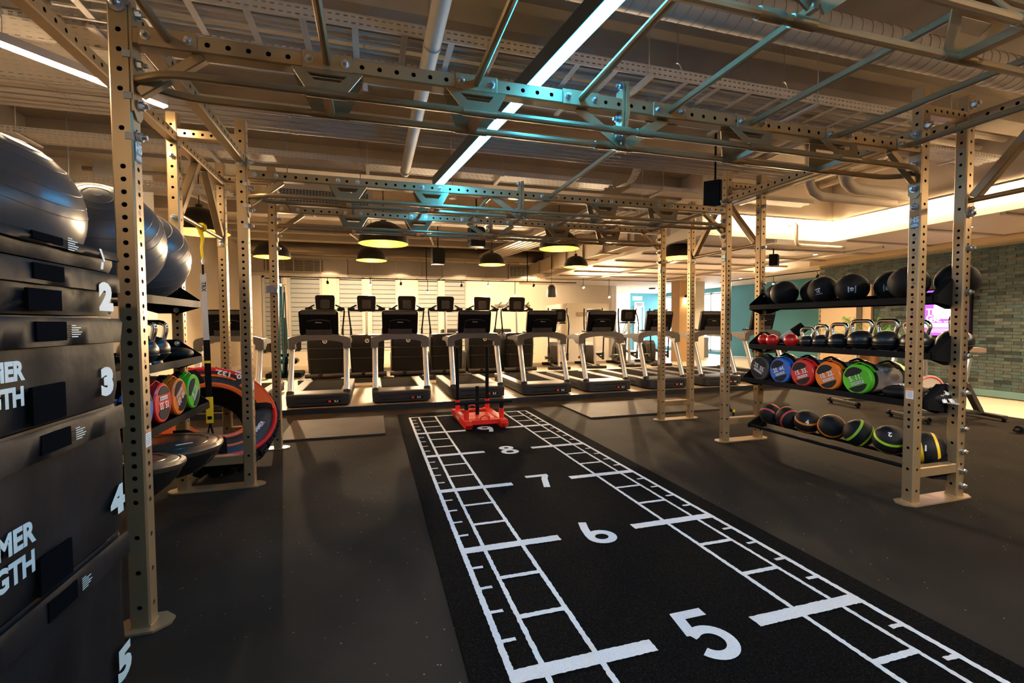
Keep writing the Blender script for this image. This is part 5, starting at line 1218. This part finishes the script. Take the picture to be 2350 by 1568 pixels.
# ================================================================== RIGHT SIDE AND BACKGROUND
# wall screen
tv = thing('wall_screen', (9.64, 9.36, 1.65), 'tall purple wall screen on the brick wall behind the kettlebells', 'screen')
G().bb(9.62, 9.68, 8.99, 9.74, 1.02, 1.92, .006).obj('bezel', black_pl, tv)
pur = mat('purple display', (.1, .02, .2), .3, em=(.30, .07, .75), es=1.6); whd = mat('white display', (.8, .8, .9), .3, em=(.92, .85, 1.), es=2.2)
sc_ = G().bb(9.615, 9.621, 9.02, 9.71, 1.05, 1.89).obj('display', pur, tv)
G().bb(9.612, 9.616, 9.02, 9.56, 1.36, 1.62).bb(9.612, 9.616, 9.02, 9.71, 1.20, 1.28).obj('display_panel', whd, sc_)
g = G(); text(g, 'TH\nGO', .15, (9.608, 9.68, 1.43), (0, -1, 0), (0, 0, 1), .004, 'LEFT', ls=.8); g.obj('display_lettering', whd, sc_)
g = G()
for k, (a, b) in enumerate(((9.1, 9.66), (9.2, 9.66), (9.05, 9.6))): g.bb(9.612, 9.616, a, b, 1.165-k*.028, 1.175-k*.028)
for k in range(5): g.bb(9.611, 9.615, 9.10+k*.11, 9.17+k*.11, 1.30, 1.315)
g.obj('display_print', whd, sc_)
# door in the brick wall
dr = struct('door_2', G().bb(9.63, 9.69, 11.02, 11.88, 0.0, 2.06), mat('beige door', (.55, .42, .28), .5))
G().bb(9.60, 9.69, 10.90, 11.02, 0, 2.1).obj('door_post', mat('bronze door post', (.06, .04, .028), .4), dr); G().bb(9.62, 9.63, 11.2, 11.5, 1.72, 1.78).obj('sign_plate', label_w, dr); G().cyl((9.6, 11.1, 1.0), (9.6, 11.22, 1.0), .012, n=8).obj('door_handle', zinc, dr)
G().bb(9.62, 9.69, 10.72, 10.90, 0, 2.1).obj('door_frame', mat('tan door frame', (.5, .36, .22), .5), dr)
# plants
def palm(loc, h, n, label, pot_m, ph=.42, pr=.17):
    x, y, z = loc; t = thing('potted_palm', loc, label, 'plant'); lf = MATS.get('palm leaf') or mat('palm leaf', (.10, .26, .035), .45, 0, .3, 6)
    G().lathe([(0, 0), (pr*.75, 0), (pr, ph*.95), (pr*1.03, ph), (pr*.93, ph), (pr*.9, ph*.9), (0, ph*.9)], 22, Matrix.Translation(loc)).obj('pot', pot_m, t)
    for i in range(n):
        a = 2*PI*i/n+random.uniform(-.2, .2); el = random.uniform(.95, 1.42); L = h*random.uniform(.75, 1.05); d = V((math.cos(a), math.sin(a), 0)); P = []
        for k in range(9):
            q = k/8; P.append(V((x, y, z+ph*.9))+d*(L*math.cos(el)*q*1.1)+V((0, 0, L*(math.sin(el)*q-.45*q*q*(1.3-el*.5)))))
        g = G(); g.tube(P, [.006*(1-.1*k) for k in range(9)], 5)
        sd = V((-d.y, d.x, 0))
        for k in range(2, 9):
            for e in (0, .33, .66):
                if k == 8 and e: continue
                b = P[k] if k == 8 else P[k].lerp(P[k+1], e); ll = .26*h/1.0*(1-abs(k/8-.45))*.75
                for s in (-1, 1):
                    tip = b+sd*s*ll*.75+d*ll*.5+V((0, 0, -.18*ll)); m_ = b.lerp(tip, .45)+V((0, 0, .03)); w_ = d*.012
                    g.add([b, m_-w_, tip, m_+w_], [(0, 1, 2, 3)])
        g.obj('frond', lf, t)
palm((8.78, 10.15, 0), 1.15, 13, 'potted palm in a bronze pot beside the purple wall screen', mat('bronze pot', (.22, .11, .05), .35, .6), .72, .2)
palm((7.9, 18.1, 0), 1.15, 9, 'potted palm near the far exit', mat('dark pot', (.05, .05, .05), .5), .8, .22)
# spin bikes
def make_bike(loc, label):
    t = thing('spin_bike', loc, label, 'exercise bike', 'spin bikes'); ob = lambda g, n, m, p=t: g.obj(n, m, p, 35, False)
    dkb = mat('dark bike frame', (.05, .045, .04), .4, .3) if 'dark bike frame' not in MATS else MATS['dark bike frame']; silver = alu
    for x, nm_ in ((.0, 'front_stabiliser'), (1.1, 'rear_stabiliser')):
        sb = ob(G().bb(x-.03, x+.03, -.29, .29, .035, .085, .01), nm_, dkb)
        for s in (-1, 1): ob(G().cyl((x, s*.26, 0), (x, s*.26, .035), .022, n=10), 'foot', black_pl, sb)
    for s in (-1, 1): ob(G().cyl((-.02, s*.27-.02, .06), (-.02, s*.27+.02, .06), .035, n=14), 'transport_wheel', black_pl)
    ob(G().bb(0, 1.1, -.03, .03, .06, .11, .008), 'base_beam', dkb)
    ob(G().bar((1.05, 0, .10), (.82, 0, .48), .07, .08, (0, 1, 0), .008), 'rear_strut', dkb); ob(G().bar((.82, 0, .46), (.25, 0, .40), .08, .10, (0, 1, 0), .01), 'main_frame', dkb)
    fw_ = ob(G().cyl((.26, -.035, .36), (.26, .035, .36), .24, n=32), 'flywheel', mat('pale flywheel cover', (.6, .52, .45), .3) if 'pale flywheel cover' not in MATS else MATS['pale flywheel cover'])
    for s in (-1, 1): ob(G().tube([(.26+.215*math.cos(a), s*.037, .36+.215*math.sin(a)) for a in [2*PI*k/30 for k in range(30)]], .008, 6, True), 'flywheel_trim', red_p, fw_)
    ob(G().bar((.22, 0, .35), (.20, 0, .85), .05, .06, (0, 1, 0), .008), 'handlebar_post', silver)
    ob(G().tube([(.02, -.16, 1.02), (.10, -.17, .98), (.22, -.14, .94), (.25, 0, .92), (.22, .14, .94), (.10, .17, .98), (.02, .16, 1.02)], .016, 8), 'handlebar', black_pl)
    ob(G().bb(.08, .26, -.07, .07, 1.0, 1.03, .01), 'bike_console', black_pl); ob(G().tube([(.2, .04, .9), (.3, .06, .75), (.24, .05, .62), (.35, .04, .5)], .006, 6), 'brake_cable', red_p)
    ob(G().bar((.80, 0, .45), (.88, 0, .86), .05, .06, (0, 1, 0), .008), 'seat_post', silver); ob(G().bb(.80, 1.0, -.025, .025, .85, .885, .006), 'seat_slider', zinc)
    ob(G().prism([(-.16, -.018), (-.15, .018), (.02, .028), (.12, .075), (.14, .045), (.11, -.05), (.1, -.09), (-.0, -.035)][::1], (.92, 0, .93), (1, 0, 0), (0, 1, 0), .055), 'saddle', mat('tan saddle', (.32, .2, .14), .45) if 'tan saddle' not in MATS else MATS['tan saddle'])
    ob(G().prism([(-.16, .018), (-.15, -.018), (.02, -.028), (.12, -.075), (.14, -.045), (.11, .05), (.1, .09), (0, .035)], (.92, 0, .928), (1, 0, 0), (0, 1, 0), .05), 'saddle_base', red_b)
    for s in (-1, 1): ob(G().bar((.56, s*.07, .36), (.56+s*.12, s*.08, .36-s*.11), .02, .03, (0, 1, 0)), 'crank', silver); ob(G().bb(.52+s*.12, .60+s*.12, s*.09, s*.19, .345-s*.11, .375-s*.11, .008), 'pedal', red_p)
    return t
bk_ = make_bike((6.36, 7.82, 0), 'spin bike with tan saddle right behind the near right uprights'); bk_.rotation_euler = (0, 0, -.18)
dup(bk_, (6.62, 8.92, 0), -.18, 'spin bike farther back, mostly hidden by the bag shelf')
# small roller on the floor at the right edge
t = thing('hand_roller', (6.8, 6.92, 0), 'small black roller lying on the floor at the right edge', 'roller')
G().cyl((6.74, 6.90, .045), (6.80, 6.90, .045), .045, n=18).obj('wheel', kb_blk, t); G().tube([(6.66, 6.90, .045), (6.72, 6.90, .045), (6.9, 6.88, .05), (7.05, 6.86, .045)], .016, 10).obj('handle', kb_blk, t)
# exit sign and hanging notice
t = thing('exit_sign', (11.35, 22.7, 2.45), 'glowing green exit sign hanging in front of the teal wall', 'sign')
G().bb(11.15, 11.62, 22.68, 22.72, 2.36, 2.54).obj('light_box', mat('green exit glow', (.5, 1, .8), .4, em=(.45, 1., .75), es=4.), t); G().cyl((11.38, 22.7, 2.54), (11.38, 22.7, SZ), .01, n=6).obj('rod', zinc, t)
g = G(); text(g, 'EXIT', .13, (11.385, 22.677, 2.45), (1, 0, 0), (0, 0, 1), .003); g.obj('lettering', mat('white exit letters', (1, 1, 1), .5, em=(1, 1, 1), es=5.), t)
t = thing('hanging_notice', (11.42, 22.6, 2.15), 'white notice hanging below the green exit sign', 'sign'); G().bb(11.18, 11.66, 22.59, 22.61, 2.03, 2.27).obj('board', label_w, t); G().cyl((11.42, 22.6, 2.27), (11.42, 22.6, 2.36), .006, n=6).obj('rod', zinc, t)
g = G(); g.bb(11.24, 11.6, 22.586, 22.59, 2.17, 2.2).bb(11.3, 11.54, 22.586, 22.59, 2.1, 2.12); g.obj('print', grey_pl, t)
# low furniture by the glazing
for k, (x, y, l) in enumerate(((10.9, 14.6, 'dark padded bench in front of the teal side wall'), (11.4, 18.4, 'grey planter box by the glazing'), (12.1, 19.9, 'second grey planter box by the glazing'))):
    t = thing('bench' if k == 0 else 'planter_box', (x, y, 0), l, 'bench' if k == 0 else 'planter')
    if k == 0:
        G().bb(x-.5, x+.5, y-.2, y+.2, .40, .50, .03).obj('cushion', grey_pl, t)
        for a in (-.42, .42):
            for b in (-.14, .14): G().bb(x+a-.02, x+a+.02, y+b-.02, y+b+.02, 0, .4).obj('leg', black_st, t)
    else:
        G().bb(x-.3, x+.3, y-.18, y+.18, 0, .75, .01).obj('box', mat('grey planter %d' % k, (.3, .3, .31), .6), t); G().bb(x-.26, x+.26, y-.14, y+.14, .75, .752).obj('soil', dome_m, t)
# shelf board in the partition niche and pull-up rack bar on the back wall
t = thing('wall_bar', (4.2, 19.2, 1.95), 'bronze wall bar with grips on the back wall above the treadmill consoles', 'bar'); G().cyl((3.6, 19.2, 1.95), (4.9, 19.2, 1.95), .03, n=10).obj('rail', bronze, t)
for x in (3.75, 4.0, 4.5, 4.75): G().bar((x, 19.2, 1.95), (x+.08, 19.1, 2.05), .04, .03).obj('grip', bronze, t)
for x in (3.9, 4.6): G().bb(x-.02, x+.02, 19.2, 19.5, 1.93, 1.97).obj('wall_arm', bronze, t)
struct('wall_niche', G().bb(5.8, 6.9, 17.15, 17.2, 1.56, 1.66), mat('niche tan', (.45, .36, .26), .6))
struct('wall_column', G().bb(-4.0, -3.58, 11.0, 11.7, 0, HZ), wallw)
